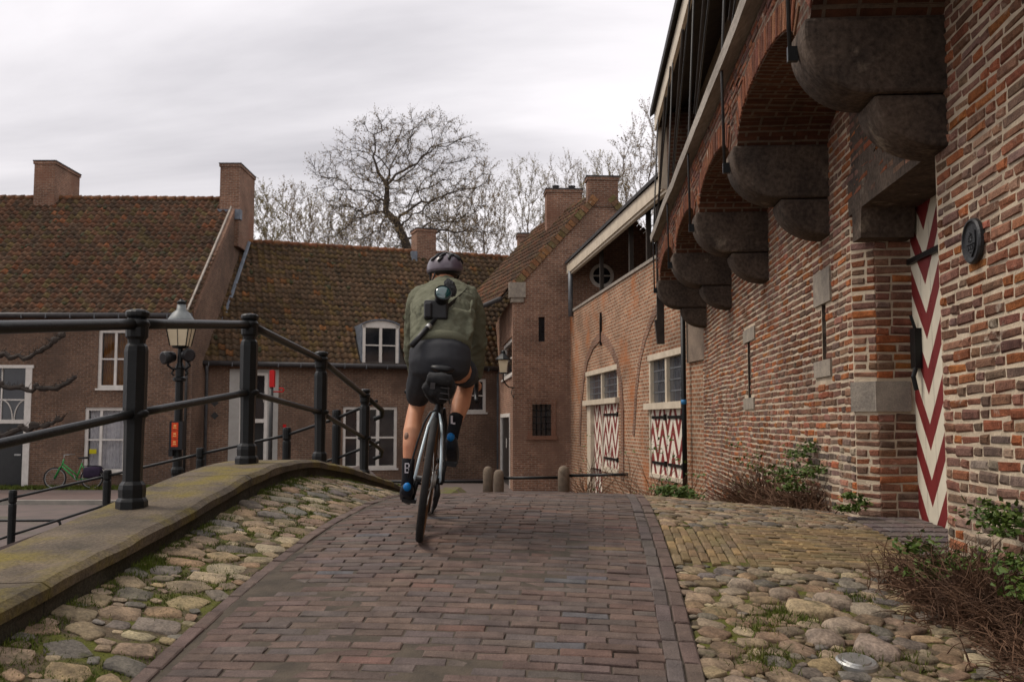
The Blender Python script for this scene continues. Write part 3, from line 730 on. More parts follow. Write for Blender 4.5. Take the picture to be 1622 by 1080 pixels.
# ------------------------------------------------------------------ roofs of pantiles
def tile_mesh(w=.235, l=.34):
    n = 8; V = []; F = []
    def prof(t): return .038*math.sin(2*PI*t*.98 + .3) + .014*t
    for y in (0, l):
        for i in range(n+1):
            t = i/n; V.append(((t-.5)*w*1.06, y, prof(t) + (.048 if y == 0 else .0)))
    for i in range(n+1): t = i/n; V.append(((t-.5)*w*1.06, 0, prof(t)+.010))
    m = n+1
    for i in range(n): F += [(i, i+1, m+i+1, m+i), (2*m+i, 2*m+i+1, i+1, i)]
    return np.array(V), F
TPOOL = [tile_mesh()]
def tiles(u0, u1, e0, updir, length, n, ud, rng, cols, cw=.235, rl_=.29, holes=None):
    """e0 point at (u=0, eaves); ud along eaves, updir up the slope, n normal"""
    out = []; r = 0; s = 0.0
    while s < length - .05:
        u = u0
        while u < u1:
            if holes is None or not holes(u+cw/2, s):
                p = e0 + ud*(u+cw/2) + updir*s
                nn = (n + ud*rng.uniform(-.03, .03) + updir*rng.uniform(-.03, .03)).normalized(); x = (ud - nn*ud.dot(nn)).normalized(); y = nn.cross(x)
                if y.dot(updir) < 0: y = -y
                q = rng.random(); c = cols[0] if q < .03 else rng.choice(cols[1:])
                k = .9 + .35*noise.noise(Vector((u*.4, s*.5, 2.2)))
                out.append((0, axes(x, y, nn, p + nn*(.01+rng.uniform(0, .008))), tint(tuple(z*k for z in c), rng, .2, .02)))
            u += cw
        s += rl_; r += 1
    return out
TC1 = [(.17, .08, .048), (0.104, 0.065, 0.045), (0.091, 0.061, 0.044), (0.120, 0.068, 0.046), (0.081, 0.057, 0.041), (0.104, 0.078, 0.044), (0.110, 0.061, 0.041)]
TC2 = [(.165, .085, .045), (0.104, 0.071, 0.047), (0.092, 0.065, 0.045), (0.116, 0.078, 0.052), (0.083, 0.059, 0.039), (0.111, 0.078, 0.042)]
def roofpart(parent, F, u0, u1, ez, run, rise, ev=.25, cols=TC1, mat_base='timber_dark', back=True, limit=300, holes=None, seed=1, moss=60):
    """front slope above facade frame F: eaves at v=+ev, ridge at v=-run"""
    up = (F.n*-(run+ev) + Vector((0, 0, rise))); L = up.length; up.normalize(); n = (F.n*rise + Vector((0, 0, run+ev))).normalized()
    m = MB(); E = lambda u, t: F(u, ev, ez) + up*(L*t)
    if holes is None: m.poly([E(u0, 0), E(u1, 0), E(u1, 1), E(u0, 1)])
    else: m.poly([E(u0, 0), E(u1, 0), E(u1, 1), E(u0, 1)])
    if back:
        r0, r1 = E(u0, 1), E(u1, 1); m.poly([r0, r1, F(u1, -2*run-ev, ez), F(u0, -2*run-ev, ez)])
    rf = m.build('roof', mat_base, parent)
    rng = random.Random(seed)
    lay('roof_tile', 'roof_tiles_far', TPOOL, tiles(u0, u1, F(0, ev, ez), up, L, n, F.d, rng, cols, holes=holes), 'roof_tile', rf, limit=limit, smooth=True)
    u = u0
    while u < u1:
        a, b = E(u, 1), E(min(u+.36, u1), 1); rd = MB(); c_ = tint((.15, .078, .048), rng, .25)
        rd.tube([a+Vector((0, 0, .02)), b+Vector((0, 0, .04+rng.uniform(-.008, .012)))], [.10, .118], 8, col=c_); rd.build('ridge_tile', 'roof_tile', rf, smooth=True, uv=False); u += .35
    ms = MB()
    for i in range(moss):
        p = F(rng.uniform(u0, u1), ev, ez) + up*(L*rng.uniform(.05, .95)) + n*.03; r = rng.uniform(.05, .13)
        ms.ell(p, F.d*r*rng.uniform(.7, 1.2), up*r*rng.uniform(.8, 1.6), n*.05, 7, 4)
    if moss: prop(ms.build('moss_clumps', 'moss', rf, smooth=True), kind='stuff')
    return rf, E, up, n
def gutter(parent, F, u0, u1, ez, ev=.33):
    m = MB(); m.tube([F(u0, ev, ez-.03), F(u1, ev, ez-.03)], .085, 10); g_ = m.build('gutter', 'gutter', parent, smooth=True)
    k = MB(); u = u0+.4
    while u < u1:
        k.box(F, u-.012, u+.012, ev-.095, ev+.095, ez-.13, ez+.0); u += .75
    k.build('gutter_bracket', 'zinc', g_)
def chimney(parent, T, x0, x1, y0, y1, z0, z1, m='brick_chimney', cap=True, flash=None):
    c = MB(); c.box(T, x0, x1, y0, y1, z0, z1-.14); c.box(T, x0-.035, x1+.035, y0-.035, y1+.035, z1-.14, z1-.04); o = c.build('chimney', m, parent)
    k = MB(); k.box(T, x0-.05, x1+.05, y0-.05, y1+.05, z1-.04, z1); k.build('chimney_cap', 'slate', o)
    if flash:
        k = MB(); k.box(T, x0-.06, x1+.06, y0-.07, y0+.2, flash[0]-.25, flash[0]+.12)
        k.build('flashing', 'lead', o)
    return o
# ---- house 1
F1 = Frame((-10.1, 31.4), (1, .03)); EZ1 = 5.42; RUN1 = 5.6; RISE1 = 4.95
h1 = thing('brick_house', 'two storey brick house with two tall chimneys and a dark red pantile roof', 'house', (-14.8, 35, 0))
U0 = -10.0
wu = F1.rect(155, 522, 209, 615); wl = F1.rect(133, 645, 199, 748); dr = F1.rect(-52, 583, 48, 772)
m = MB(); facade(m, F1, U0, 0, -.1, EZ1, [wu, wl, (dr[0], dr[1], -.1, dr[3])], depth=.2)
for u in (U0, 0):                                     # gable ends
    m.poly([F1(u, 0, -.1), F1(u, 0, EZ1+.0), F1(u, -RUN1, EZ1+RISE1-.03), F1(u, -2*RUN1, EZ1), F1(u, -2*RUN1, -.1)])
m.poly([F1(U0, -2*RUN1, -.1), F1(0, -2*RUN1, -.1), F1(0, -2*RUN1, EZ1), F1(U0, -2*RUN1, EZ1)])
w1 = m.build('wall', 'brick_house1', h1)
m = MB(); m.prism(F1, [(.0, EZ1-.05), (.03, EZ1+.12), (-RUN1, EZ1+RISE1+.17), (-RUN1, EZ1+RISE1-.1)], -.16, .012); m.build('gable_parapet', 'brick_chimney', h1)
m = MB(); m.prism(F1, [(.20, EZ1+.02), (.20, EZ1+.16), (-RUN1, EZ1+RISE1+.22), (-RUN1, EZ1+RISE1+.16)], -.17, -.115); m.build('rake_board', 'timber_grey', h1)
roofpart(h1, F1, U0-.1, -.16, EZ1-.0, RUN1, RISE1, seed=4, moss=90)
gutter(h1, F1, U0-.1, .05, EZ1-.02)
chimney(h1, WORLD, -10.82, -10.085, 36.3, 38.4, 8.5, 11.62, flash=(9.75,))
chimney(h1, WORLD, -17.72, -16.95, 36.3, 38.4, 8.5, 11.72, flash=(9.75,))
window(h1, F1, wu, cols=2, rows=2, gm='glass_thin', back='amber_curtain', fw=.1)
window(h1, F1, wl, split=(0, .36, 1), rows=2, gm='glass_thin', back='curtain', fw=.1)
k = MB(); k.box(F1, wl[0]+.16, wl[0]+.38, -.055, -.045, wl[2]+.58, wl[2]+.72); k.build('window_sticker', 'sign_yellow', h1)
a, b, c, d = dr                                       # door with tracery fanlight
m = MB(); m.box(F1, a-.0, a+.2, -.12, .03, 0, d); m.box(F1, b-.2, b, -.12, .03, 0, d); m.box(F1, a-.05, b+.05, -.12, .05, d, d+.1); m.box(F1, a+.2, b-.2, -.12, .0, 2.0, 2.12)
do = m.build('door_frame', 'white_paint', h1)
k = MB(); k.box(F1, a+.2, b-.2, -.16, -.1, 0, 2.0); k.build('door', 'door_black', do)
k = MB(); k.box(F1, a+.2, b-.2, -.15, -.12, 2.12, d); k.build('fanlight_pane', 'glass', do)
k = MB()
for i in range(3):
    u = a+.2+(b-a-.4)*i/2
    for s_ in (-1, 1):
        k.tube([F1(min(max(u+s_*.36*math.cos(t), a+.2), b-.2), -.10, 2.12+.62*math.sin(t)) for t in np.linspace(0, PI/2, 8)], .018, 6)
k.box(F1, (a+b)/2-.02, (a+b)/2+.02, -.12, -.08, 2.12, d); k.box(F1, a+.2, b-.2, -.12, -.08, 2.72, 2.76); k.build('fanlight_tracery', 'white_paint', do)
k = MB(); k.box(F1, b-.5, b-.3, -.1, -.08, 1.0, 1.05); k.build('letter_slot', 'silver', do)
k = MB(); k.tube([F1(-.15, .08, 0), F1(-.15, .08, EZ1-.1)], .045, 8); k.build('drainpipe', 'dark_metal', h1, smooth=True)
m = MB()
for i in range(12):
    q = .45+i*.45
# ---- house 2
F2 = Frame((-10.1, 33.0), (.935, .355)); EZ2 = 4.02; RUN2 = 4.55; RISE2 = 4.9
h2 = thing('low_brick_house', 'low brick house under a broad mossy brown pantile roof with one dormer', 'house', (-5.4, 37, 0))
end2 = F2.hit(790, 650)[0]
door2 = F2.rect(362, 585, 440, 756); w2 = F2.rect(543, 644, 629, 742); w3 = F2.rect(735, 600, 770, 653); w4 = F2.rect(720, 660, 745, 700)
m = MB(); facade(m, F2, -1.0, end2+1.2, -.1, EZ2, [w2, w3, (door2[0], door2[1], -.1, door2[3])], depth=.2)
m.poly([F2(end2+1.2, 0, -.1), F2(end2+1.2, 0, EZ2), F2(end2+1.2, -RUN2, EZ2+RISE2-.05), F2(end2+1.2, -2*RUN2, EZ2), F2(end2+1.2, -2*RUN2, -.1)])
m.build('wall', 'brick_house2', h2)
dm = F2.rect(574, 508, 631, 580, v=.12)
rf2, E2, up2, n2 = roofpart(h2, F2, -.6, end2+2.6, EZ2, RUN2, RISE2, cols=TC2, seed=8, moss=70,
    holes=lambda u, s: dm[0]-.12 < u < dm[1]+.12 and s < 1.45)
gutter(h2, F2, -.4, end2+1.0, EZ2-.01)
window(h2, F2, w2, cols=3, rows=2, split=(0, .26, .66, 1), gm='glass', fw=.1, bar=.07)
window(h2, F2, w3, cols=1, rows=2, fw=.1)
a, b, c, d = door2
m = MB(); m.box(F2, a, a+.34, -.12, .02, 0, d); m.box(F2, b-.36, b, -.12, .02, 0, d); m.box(F2, a+.34, b-.36, -.12, .015, d-.12, d); fo = m.build('door_surround', 'grey_paint', h2)
i0, i1 = a+.34, b-.36
m = MB(); m.box(F2, i0, i0+.1, -.1, .03, 0, d-.12); m.box(F2, i1-.1, i1, -.1, .03, 0, d-.12); m.box(F2, i0+.1, i1-.1, -.1, .03, 2.02, 2.15); m.box(F2, i0+.1, i1-.1, -.1, .03, d-.2, d-.12); fo2 = m.build('door_frame', 'white_paint', h2)
k = MB(); k.box(F2, i0+.1, i1-.1, -.16, -.11, 0, 2.02); k.build('door', 'door_black', fo2)
k = MB(); k.box(F2, i0+.1, i1-.1, -.16, -.12, 2.15, d-.2); k.build('pane', 'glass', fo2)
k = MB(); k.tube([F2(i0+.1+(i1-i0-.2)*(.5+.5*math.cos(t)), -.1, 2.15+.55+.3*math.sin(t)) for t in np.linspace(0, PI, 12)], .02, 6); k.build('fanlight_tracery', 'white_paint', fo2)
# dormer: white arched front with two casements
a, b, c, d = dm; v0 = .16
m = MB(); m.box(F2, a, a+.1, -.1, v0, c, d-.16); m.box(F2, b-.1, b, -.1, v0, c, d-.16); m.box(F2, a+.1, b-.1, -.1, v0, c, c+.1)
arc = [(a-.02+(b-a+.04)*i/10, d-.16+.16*math.sin(PI*i/10)**.8) for i in range(11)]
m.prism(F2, [(a-.02, d-.26)] + arc + [(b+.02, d-.26)], -.1, v0, ax=1)
dmr = m.build('dormer', 'white_paint', h2)
um = (a+b)/2
k = MB(); k.box(F2, um-.05, um+.05, -.05, v0-.015, c+.1, d-.26); k.box(F2, a+.1, um-.05, -.05, v0-.03, (c+d)/2-.09, (c+d)/2-.05); k.box(F2, um+.05, b-.1, -.05, v0-.03, (c+d)/2-.09, (c+d)/2-.05); k.build('glazing_bar', 'white_paint', dmr)
for p, q in ((a+.1, um-.05), (um+.05, b-.1)):
    for r, t in ((c+.1, (c+d)/2-.09), ((c+d)/2-.05, d-.26)):
        k = MB(); k.box(F2, p, q, v0-.08, v0-.06, r, t); k.build('pane', 'glass', dmr)
k = MB(); k.prism(F2, [(x, z+.01) for x, z in arc] + [(x, z+.05) for x, z in arc[::-1]], -1.6, v0+.08, ax=1); k.box(F2, a-.04, a, -1.6, v0-.02, c, d-.12); k.box(F2, b, b+.04, -1.6, v0-.02, c, d-.12); k.build('dormer_roof', 'lead', dmr)
cu = F2.hit(672, 385, v=-RUN2)[0]
chimney(h2, F2, cu-.40, cu+.40, -RUN2-.55, -RUN2+.35, EZ2+RISE2-1.2, EZ2+RISE2+.98)
k = MB(); k.box(F2, cu-.62, cu-.401, -RUN2+.15, -RUN2+.42, EZ2+RISE2-.85, EZ2+RISE2+.0); k.build('flashing', 'lead', h2)
for py in (638, 658):
    u, z = F2.hit(340, py); k = MB(); k.prism(F2, [(u-.13, z), (u, z-.13), (u+.13, z), (u, z+.13)], -.02, .012, ax=1); k.build('wall_vent', 'door_black', h2)
for px in (326, 788):
    u = F2.hit(px, 650)[0]; k = MB(); k.tube([F2(u, .08, 0), F2(u, .08, EZ2-.35), F2(u-.02, .3, EZ2-.1)], .05, 8); k.build('drainpipe', 'zinc', h2, smooth=True)
k = MB(); k.box(F2, F2.hit(448, 680)[0], F2.hit(453, 680)[0], .0, .02, F2.hit(450, 690)[1], F2.hit(450, 672)[1]); k.build('house_number', 'red_paint', h2)
# lead soakers along the junction with house 1
p0, p1 = Vector((-10.04, 33.0, EZ2+.05)), Vector((-10.04, 37.6, EZ2+RISE2-.05))
k = MB(); k.tube([p0, p1], .07, 6); k.build('valley_flashing', 'lead', h2)

# ---- gabled brick house (tower house) at the end of the lane
F3 = Frame((.03, 30.0), (1, .06)); S3 = Frame((.03, 30.0), (-.08, 1), flip=True)
h3 = thing('gabled_brick_house', 'tall brick gable house with toothed brick coping and chimney on the peak', 'house', (2.8, 33, 0))
EZ3 = F3.hit(825, 455)[1]; uA, zA = F3.hit(955, 300); W3 = 2*uA
slit = F3.rect(853, 502, 863, 541); bw = F3.rect(843, 640, 873, 690); rw = F3.hit(953, 437)
m = MB(); facade(m, F3, 0, W3, -.1, EZ3, [slit, bw], depth=.25)
m.poly([F3(0, 0, EZ3), F3(W3, 0, EZ3), F3(uA, 0, zA)])
sd = S3.rect(796, 540, 811, 598); sdoor = S3.rect(793, 655, 808, 748)
facade(m, S3, 0, 9, -.1, EZ3-.3, [sd, (sdoor[0], sdoor[1], -.1, sdoor[3])], depth=.12)
m.poly([F3(W3, 0, -.1), F3(W3, -9, -.1), F3(W3, -9, EZ3), F3(W3, 0, EZ3)])
m.build('wall', 'brick_tower', h3)
window(h3, S3, sd, cols=1, rows=2, fw=.12)
m = MB(); a, b, c, d = sdoor; m.box(S3, a, a+.12, -.1, .02, 0, d); m.box(S3, b-.12, b, -.1, .02, 0, d); m.box(S3, a+.12, b-.12, -.1, .02, d-.12, d); q = m.build('door_frame', 'white_paint', h3)
k = MB(); k.box(S3, a+.12, b-.12, -.09, -.05, 0, d-.12); k.build('door', 'door_black', q)
k = MB(); k.box(S3, (a+b)/2-.08, (a+b)/2+.08, -.05, -.04, 1.2, 1.5); k.build('notice', 'white_paint', q)
k = MB(); k.box(F3, slit[0], slit[1], -.24, -.2, slit[2], slit[3]); k.build('pane', 'glass', h3)
a, b, c, d = bw
k = MB(); k.box(F3, a, b, -.2, -.17, c, d); gw = k.build('window', 'glass', h3)
for i in range(1, 4): k = MB(); u = a+(b-a)*i/4; k.tube([F3(u, -.05, c), F3(u, -.05, d)], .013, 6); k.build('grille_bar', 'black_iron', gw, smooth=True)
for i in range(1, 5): k = MB(); z = c+(d-c)*i/5; k.tube([F3(a, -.035, z), F3(b, -.035, z)], .013, 6); k.build('grille_bar', 'black_iron', gw, smooth=True)
k = MB(); k.box(F3, a-.16, b+.16, 0, .03, d, d+.16); k.box(F3, a-.14, a, 0, .025, c, d); k.box(F3, b, b+.14, 0, .025, c, d); k.box(F3, a-.18, b+.18, 0, .06, c-.12, c); k.build('window_surround', 'brick_chimney', h3)
# round window
T = lambda x, y, z: F3(rw[0]+x, y, rw[1]+z)
k = MB(); ring = [(.27*math.cos(2*PI*i/28), .27*math.sin(2*PI*i/28)) for i in range(28)]; k.prism(T, ring, -.05, .012, ax=1); ro = k.build('round_window', 'glass', h3)
k = MB()
for i in range(28):
    a0, a1 = 2*PI*i/28, 2*PI*(i+1)/28
    k.prism(T, [(r_*math.cos(t), r_*math.sin(t)) for r_, t in ((.27, a0), (.37, a0), (.37, a1), (.27, a1))], -.02, .05, ax=1)
k.box(T, -.27, .27, .012, .03, -.02, .02); k.box(T, -.02, .02, .012, .028, -.27, .27); k.build('round_frame', 'white_paint', ro)
# left roof slope (ridge runs back), tiles
up = (F3(uA, 0, zA) - F3(0, 0, EZ3)); L3 = up.length; up.normalize(); B3 = Vector((-.30, 1, 0)).normalized(); n3 = up.cross(B3).normalized(); n3 = n3 if n3.z > 0 else -n3
m = MB(); lo = F3(0, 0, EZ3) - up*.45 + n3*.0
m.poly([lo + B3*.25, lo + B3*6.5, lo + B3*6.5 + up*(L3+.4), lo + B3*.25 + up*(L3+.4)])
m.poly([F3(uA, 0, zA-.03) + S3.d*.25, F3(uA, 0, zA-.03) + B3*6.5, F3(W3+.2, 0, EZ3-.25) + S3.d*9, F3(W3+.2, 0, EZ3-.25) + S3.d*.25])
r3 = m.build('roof', 'timber_dark', h3)
lay('roof_tile', 'roof_tiles_far', TPOOL, tiles(.3, 6.5, lo, up, L3+.4, n3, B3, random.Random(31), TC1), 'roof_tile', r3, limit=200, smooth=True)
k = MB(); k.tube([lo + B3*.2 + Vector((-.03, 0, 0)), lo + B3*6.4 + Vector((-.03, 0, 0))], .08, 8); k.build('gutter', 'gutter', h3, smooth=True)
# toothed brick coping on both slopes of the gable
rng = random.Random(17)
for s_ in (1, -1):
    e0 = F3(0 if s_ == 1 else W3, 0, EZ3); ud = (F3(uA, 0, zA) - e0); L = ud.length; ud.normalize(); nn = Vector((-ud.z, 0, ud.x)) if s_ == 1 else Vector((ud.z, 0, -ud.x))
    q = 0.05
    m = MB()
    while q < L-.35:
        t = .14 if int(q/.15) % 2 else .19
        b_ = MB(); T = lambda x, y, z, q=q: e0 + ud*(q+x) + F3.n*y + nn*z
        b_.box(T, 0, .135, -.22, .045+(.02 if int(q/.15) % 2 else 0), -.12, .10 + (.03 if int(q/.15) % 3 == 0 else 0), col=tint(rng.choice([(.20, .12, .075), (.16, .105, .07), (.15, .12, .07), (.22, .125, .075)]), rng, .2))
        b_.build('coping_brick', 'brick_piece', h3, uv=False); q += .15
m = MB(); m.box(F3, -.12, .38, -.3, .10, EZ3-.32, EZ3+.14); m.box(F3, -.06, .32, -.3, .06, EZ3-.46, EZ3-.32); m.build('kneeler', 'stone_light', h3)
chimney(h3, F3, uA-.47, uA+.47, -.42, .03, zA-.55, zA+.42)
cu0, cz = F3.hit(865, 298, v=-2.8); cu1 = F3.hit(922, 298, v=-2.8)[0]
co = chimney(h3, F3, cu0+.02, cu1, -3.5, -2.8, EZ3+.6, cz)
for q in (.3, .75):
    k = MB(); T = lambda x, y, z, q=q: F3(cu0+(cu1-cu0)*q+x, -3.15+y, cz+z); k.lathe(T, [(.11, 0), (.10, .12), (.13, .13), (.13, .16), (.05, .17)], 10); k.build('chimney_pot', 'slate', co)
cu0, cz = F3.hit(821, 368, v=-9); cu1 = F3.hit(858, 368, v=-9)[0]
chimney(h3, F3, cu0, cu1, -9.9, -9.1, 6.0, cz)
# wall lantern on its bracket at the corner
lt = thing('wall_lantern', 'cream glass lantern on a curled iron bracket at the corner of the gable house', 'lantern', at(797, 610, 29.0))
p = at(797, 590, 29.2); T = lambda x, y, z: p + Vector((x, y, z))
k = MB(); k.lathe(T, [(.13, 0), (.20, .36)], 4, .5); k.build('glass', 'lamp_glass', lt)
k = MB(); k.lathe(T, [(.22, .36), (.23, .39), (.16, .47), (.07, .55), (.06, .62), (.03, .66)], 8); k.lathe(T, [(.15, -.03), (.15, 0)], 8); k.build('hood', 'black_iron', lt)
k = MB(); b0 = F3(.03, .02, p.z-.42); k.tube([p + Vector((0, 0, -.03)), p + Vector((0, .05, -.2)), p + Vector((.08, .3, -.34)), (p+b0)/2 + Vector((0, 0, -.2)), b0 + Vector((0, -.02, 0.0))], .02, 6); k.tube([b0 + Vector((-.05, -.12, -.02)), b0 + Vector((-.08, -.25, -.18)), b0 + Vector((-.02, -.18, -.3)), b0 + Vector((.0, -.05, -.22))], .014, 6); k.build('bracket', 'black_iron', lt, smooth=True)

# ------------------------------------------------------------------ town wall with covered wall walk
FW = Frame((3.26, 16.9), (-.113, 1), flip=True); LW = 13.1; TOPW = 5.33
tw = thing('town_wall', 'sunlit orange brick town wall with striped shutters below a covered walk', 'wall', FW(6, 0, 0))
n2u = FW.rect(1028, 556, 1083, 637); n2s = FW.rect(1030, 640, 1083, 760); n1u = FW.rect(929, 583, 979, 632); n1s = FW.rect(954, 640, 979, 747); n1d = FW.rect(930, 640, 953, 792)
h2_ = (n2u[0], n2u[1], n2s[2], n2u[3]); h1_ = (n1u[0], n1u[1], n1s[2]-.02, n1u[3])
m = MB(); facade(m, FW, -.1, LW+.6, -.1, TOPW, [h2_, h1_, (n1d[0], n1u[1], -.1, n1s[2]-.02)], depth=.16)
m.poly([FW(-.1, 0, TOPW), FW(LW+.6, 0, TOPW), FW(LW+.6, -.8, TOPW), FW(-.1, -.8, TOPW)])
m.build('wall', 'brick_town', tw)
# low brickwork right of the narrow door
m = MB(); m.box(FW, n1u[0], n1s[1], -.25, -.03, -.1, n1s[2]-.06); m.build('infill', 'brick_town', tw)
m = MB(); m.box(FW, -.1, LW+.5, -.7, .03, TOPW, TOPW+.07); m.build('wall_cap', 'stone', tw)
def shutter_window(hole, up, leafs, sill=True):
    a, b, c, d = up; mm = MB(); vf = .0
    mm.box(FW, a, a+.1, -.12, vf, c, d); mm.box(FW, b-.1, b, -.12, vf, c, d); mm.box(FW, a, b, -.12, vf+.03, d-.12, d); mm.box(FW, (a+b)/2-.06, (a+b)/2+.06, -.12, vf-.01, c, d-.12)
    w_ = mm.build('window', 'cream_paint', tw)
    for p, q in ((a+.1, (a+b)/2-.06), ((a+b)/2+.06, b-.1)):
        k = MB(); k.box(FW, p, q, -.1, -.08, c, d-.12); k.build('pane', 'lead_glass', w_)
        k = MB()
        for i in range(1, 4): k.box(FW, p, q, -.08, -.068, c+(d-.12-c)*i/4-.012, c+(d-.12-c)*i/4+.012)
        for i in range(1, 3): k.box(FW, p+(q-p)*i/3-.008, p+(q-p)*i/3+.008, -.08, -.07, c, d-.12)
        k.build('lead_cames', 'zinc', w_)
    k = MB(); k.box(FW, a-.12, b+.12, -.1, .10, c-.13, c); k.build('transom_sill', 'cream_paint', w_)
    lu = min(l[0] for l in leafs)
    for (p, q, r, t) in leafs:
        n = max(3, int((q-p)/.2)); 
        k = MB()
        for i in range(n):                              # boards of the leaf
            u0, u1 = p+(q-p)*i/n+.003, p+(q-p)*(i+1)/n-.003
            k.poly([FW(u0, -.02, r), FW(u1, -.02, r), FW(u1, -.02, t), FW(u0, -.02, t)], uv=[(u0-lu, r), (u1-lu, r), (u1-lu, t), (u0-lu, t)])
        k.poly([FW(p, -.03, r), FW(q, -.03, r), FW(q, -.03, t), FW(p, -.03, t)], uv=[(p-lu, r), (q-lu, r), (q-lu, t), (p-lu, t)])
        lf = k.build('shutter', 'chevron_shutter', w_)
        for z in (r+.22, t-.25):
            k = MB(); k.box(FW, p+.06, q-.12, -.018, .005, z-.028, z+.028); k.box(FW, p-.01, p+.06, -.02, .03, z-.055, z+.055); k.build('strap_hinge', 'black_iron', lf)
    return w_
g_ = .07; c2 = (n2u[0]+n2u[1])/2
sw = shutter_window(h2_, n2u, [(n2u[0]+g_, c2-.01, n2s[2]+.08, n2s[3]), (c2+.01, n2u[1]-g_, n2s[2]+.08, n2s[3])])
k = MB(); a, b = n2u[0], n2u[1]; k.box(FW, a, a+g_, -.1, .01, n2s[2], n2s[3]); k.box(FW, b-g_, b, -.1, .01, n2s[2], n2s[3]); k.box(FW, a, b, -.1, .02, n2s[2], n2s[2]+.08); k.build('shutter_frame', 'cream_paint', sw)
sw = shutter_window(h1_, n1u, [(n1s[0]-(n1s[1]-n1s[0])*0+.0+g_ if False else n1s[0]+.0, n1s[1]-g_, n1s[2]+.1, n1s[3])])
k = MB(); k.box(FW, n1s[0], n1s[1], -.1, .03, n1s[2]-.02, n1s[2]+.09); k.box(FW, n1s[0]-.06 if n1s[0] > n1d[1] else n1s[1]-.01, n1s[0] if n1s[0] > n1d[1] else n1s[1]+.05, -.1, .0, n1s[2], n1s[3]); k.build('shutter_frame', 'cream_paint', sw)
a, b, c, d = n1d
k = MB(); k.box(FW, b-.5, b, -.14, .0, -.05, d); fd_ = k.build('door_post', 'cream_paint', tw)
k = MB(); k.box(FW, a-.02, b-.5, -.14, -.1, -.05, d)
k = MB(); k.poly([FW(a, -.11, 0), FW(b-.5, -.11, 0), FW(b-.5, -.11, d), FW(a, -.11, d)], uv=[(0, 0), (b-.5-a, 0), (b-.5-a, d), (0, d)]); k.build('door', 'chevron_shutter', tw)
# pointed brick arch bands
def band(F, pts, w, v, name, m_, parent):
    k = MB(); pts = [Vector((p[0], 0, p[1])) for p in pts]
    for i in range(len(pts)-1):
        t0 = (pts[min(i+1, len(pts)-1)] - pts[max(i-1, 0)]).normalized(); t1 = (pts[min(i+2, len(pts)-1)] - pts[i]).normalized()
        n0 = Vector((-t0.z, 0, t0.x)); n1 = Vector((-t1.z, 0, t1.x)); A = [pts[i]-n0*w/2, pts[i]+n0*w/2, pts[i+1]+n1*w/2, pts[i+1]-n1*w/2]
        k.prism(F, [(p.x, p.z) for p in A], -.02, v, ax=1)
    k.build(name, m_, parent)
pa = [FW.hit(x, y) for x, y in ((919, 705), (921, 640), (925, 600), (931, 568), (940, 546), (952, 532))]
pb = [FW.hit(x, y) for x, y in ((952, 532), (966, 545), (977, 570), (984, 605), (987, 650), (987, 760))]
band(FW, pa, .22, .025, 'arch_band', 'brick_chimney', tw); band(FW, pb, .24, .027, 'arch_band', 'brick_chimney', tw)
pc_ = [FW.hit(x, y) for x, y in ((1004, 690), (1008, 620), (1014, 570), (1022, 535), (1033, 505), (1046, 480))]
band(FW, pc_, .18, .014, 'arch_band', 'brick_chimney', tw)
k = MB(); p = FW.hit(953, 495); q = FW.hit(953, 547); k.prism(FW, [(p[0]-.05, p[1]-.15), (p[0], p[1]), (p[0]+.05, p[1]-.15), (q[0]+.03, q[1]), (q[0]-.03, q[1])], .0, .05, ax=1); k.build('wall_anchor', 'black_iron', tw)
# plastered pilaster and drainpipe where town wall meets the gatehouse
k = MB(); k.box(FW, -.25, .85, -.05, .05, 3.1, TOPW-.75); k.build('pilaster', 'plaster', tw)
u = FW.hit(1094, 650)[0]
k = MB(); k.tube([FW(u, .12, 0), FW(u, .12, 4.3)], .045, 8); dp = k.build('drainpipe', 'black_iron', tw, smooth=True)
k = MB(); z = FW.hit(1087, 637)[1]; k.tube([FW(u, .12, z-.04), FW(u, .12, z+.04)], .052, 8); k.build('pipe_band', 'blue_pipe', dp, smooth=True)
# walk roof: pale fascia, dark boarded underside, posts
EW = FW.hit(975, 358, v=.10)[1]
m = MB(); m.box(FW, .2, LW+.1, .08, .12, EW-.14, EW+.16); m.box(FW, .2, LW+.1, -.01, .08, EW-.20, EW-.06); m.build('fascia', 'cream_paint', tw)
m = MB(); m.prism(FW, [(.17, EW+.16), (.17, EW+.24), (-3.6, EW+3.2), (-3.6, EW+3.1)], .1, LW+.15); m.build('walk_roof', 'slate', tw)
m = MB(); m.prism(FW, [(.08, EW+.0), (.08, EW+.04), (-3.4, EW+2.6), (-3.4, EW+2.5)], .2, LW+.05); m.poly([FW(0, -2.6, TOPW-.2), FW(LW, -2.6, TOPW-.2), FW(LW, -2.6, EW+2.3), FW(0, -2.6, EW+2.3)]); m.poly([FW(.18, .06, TOPW-.3), FW(.18, .06, EW), FW(.18, -3.3, EW+2.5), FW(.18, -3.3, TOPW-.3)]); m.build('boarding_shade', 'timber_dark', tw)  # boarded underside, plus an added dark end sheet standing in for the shaded void
for px in (953, 1000, 1028):
    u = FW.hit(px, 430, v=-.2)[0]; k = MB(); k.box(FW, u-.05, u+.05, -.25, -.15, TOPW, EW+.3); k.build('roof_post', 'timber_dark', tw)
k = MB(); k.tube([FW(LW-.35, .08, TOPW-.15), FW(LW-.35, .08, EW-.1)], .07, 8); k.build('downpipe', 'zinc', tw, smooth=True)

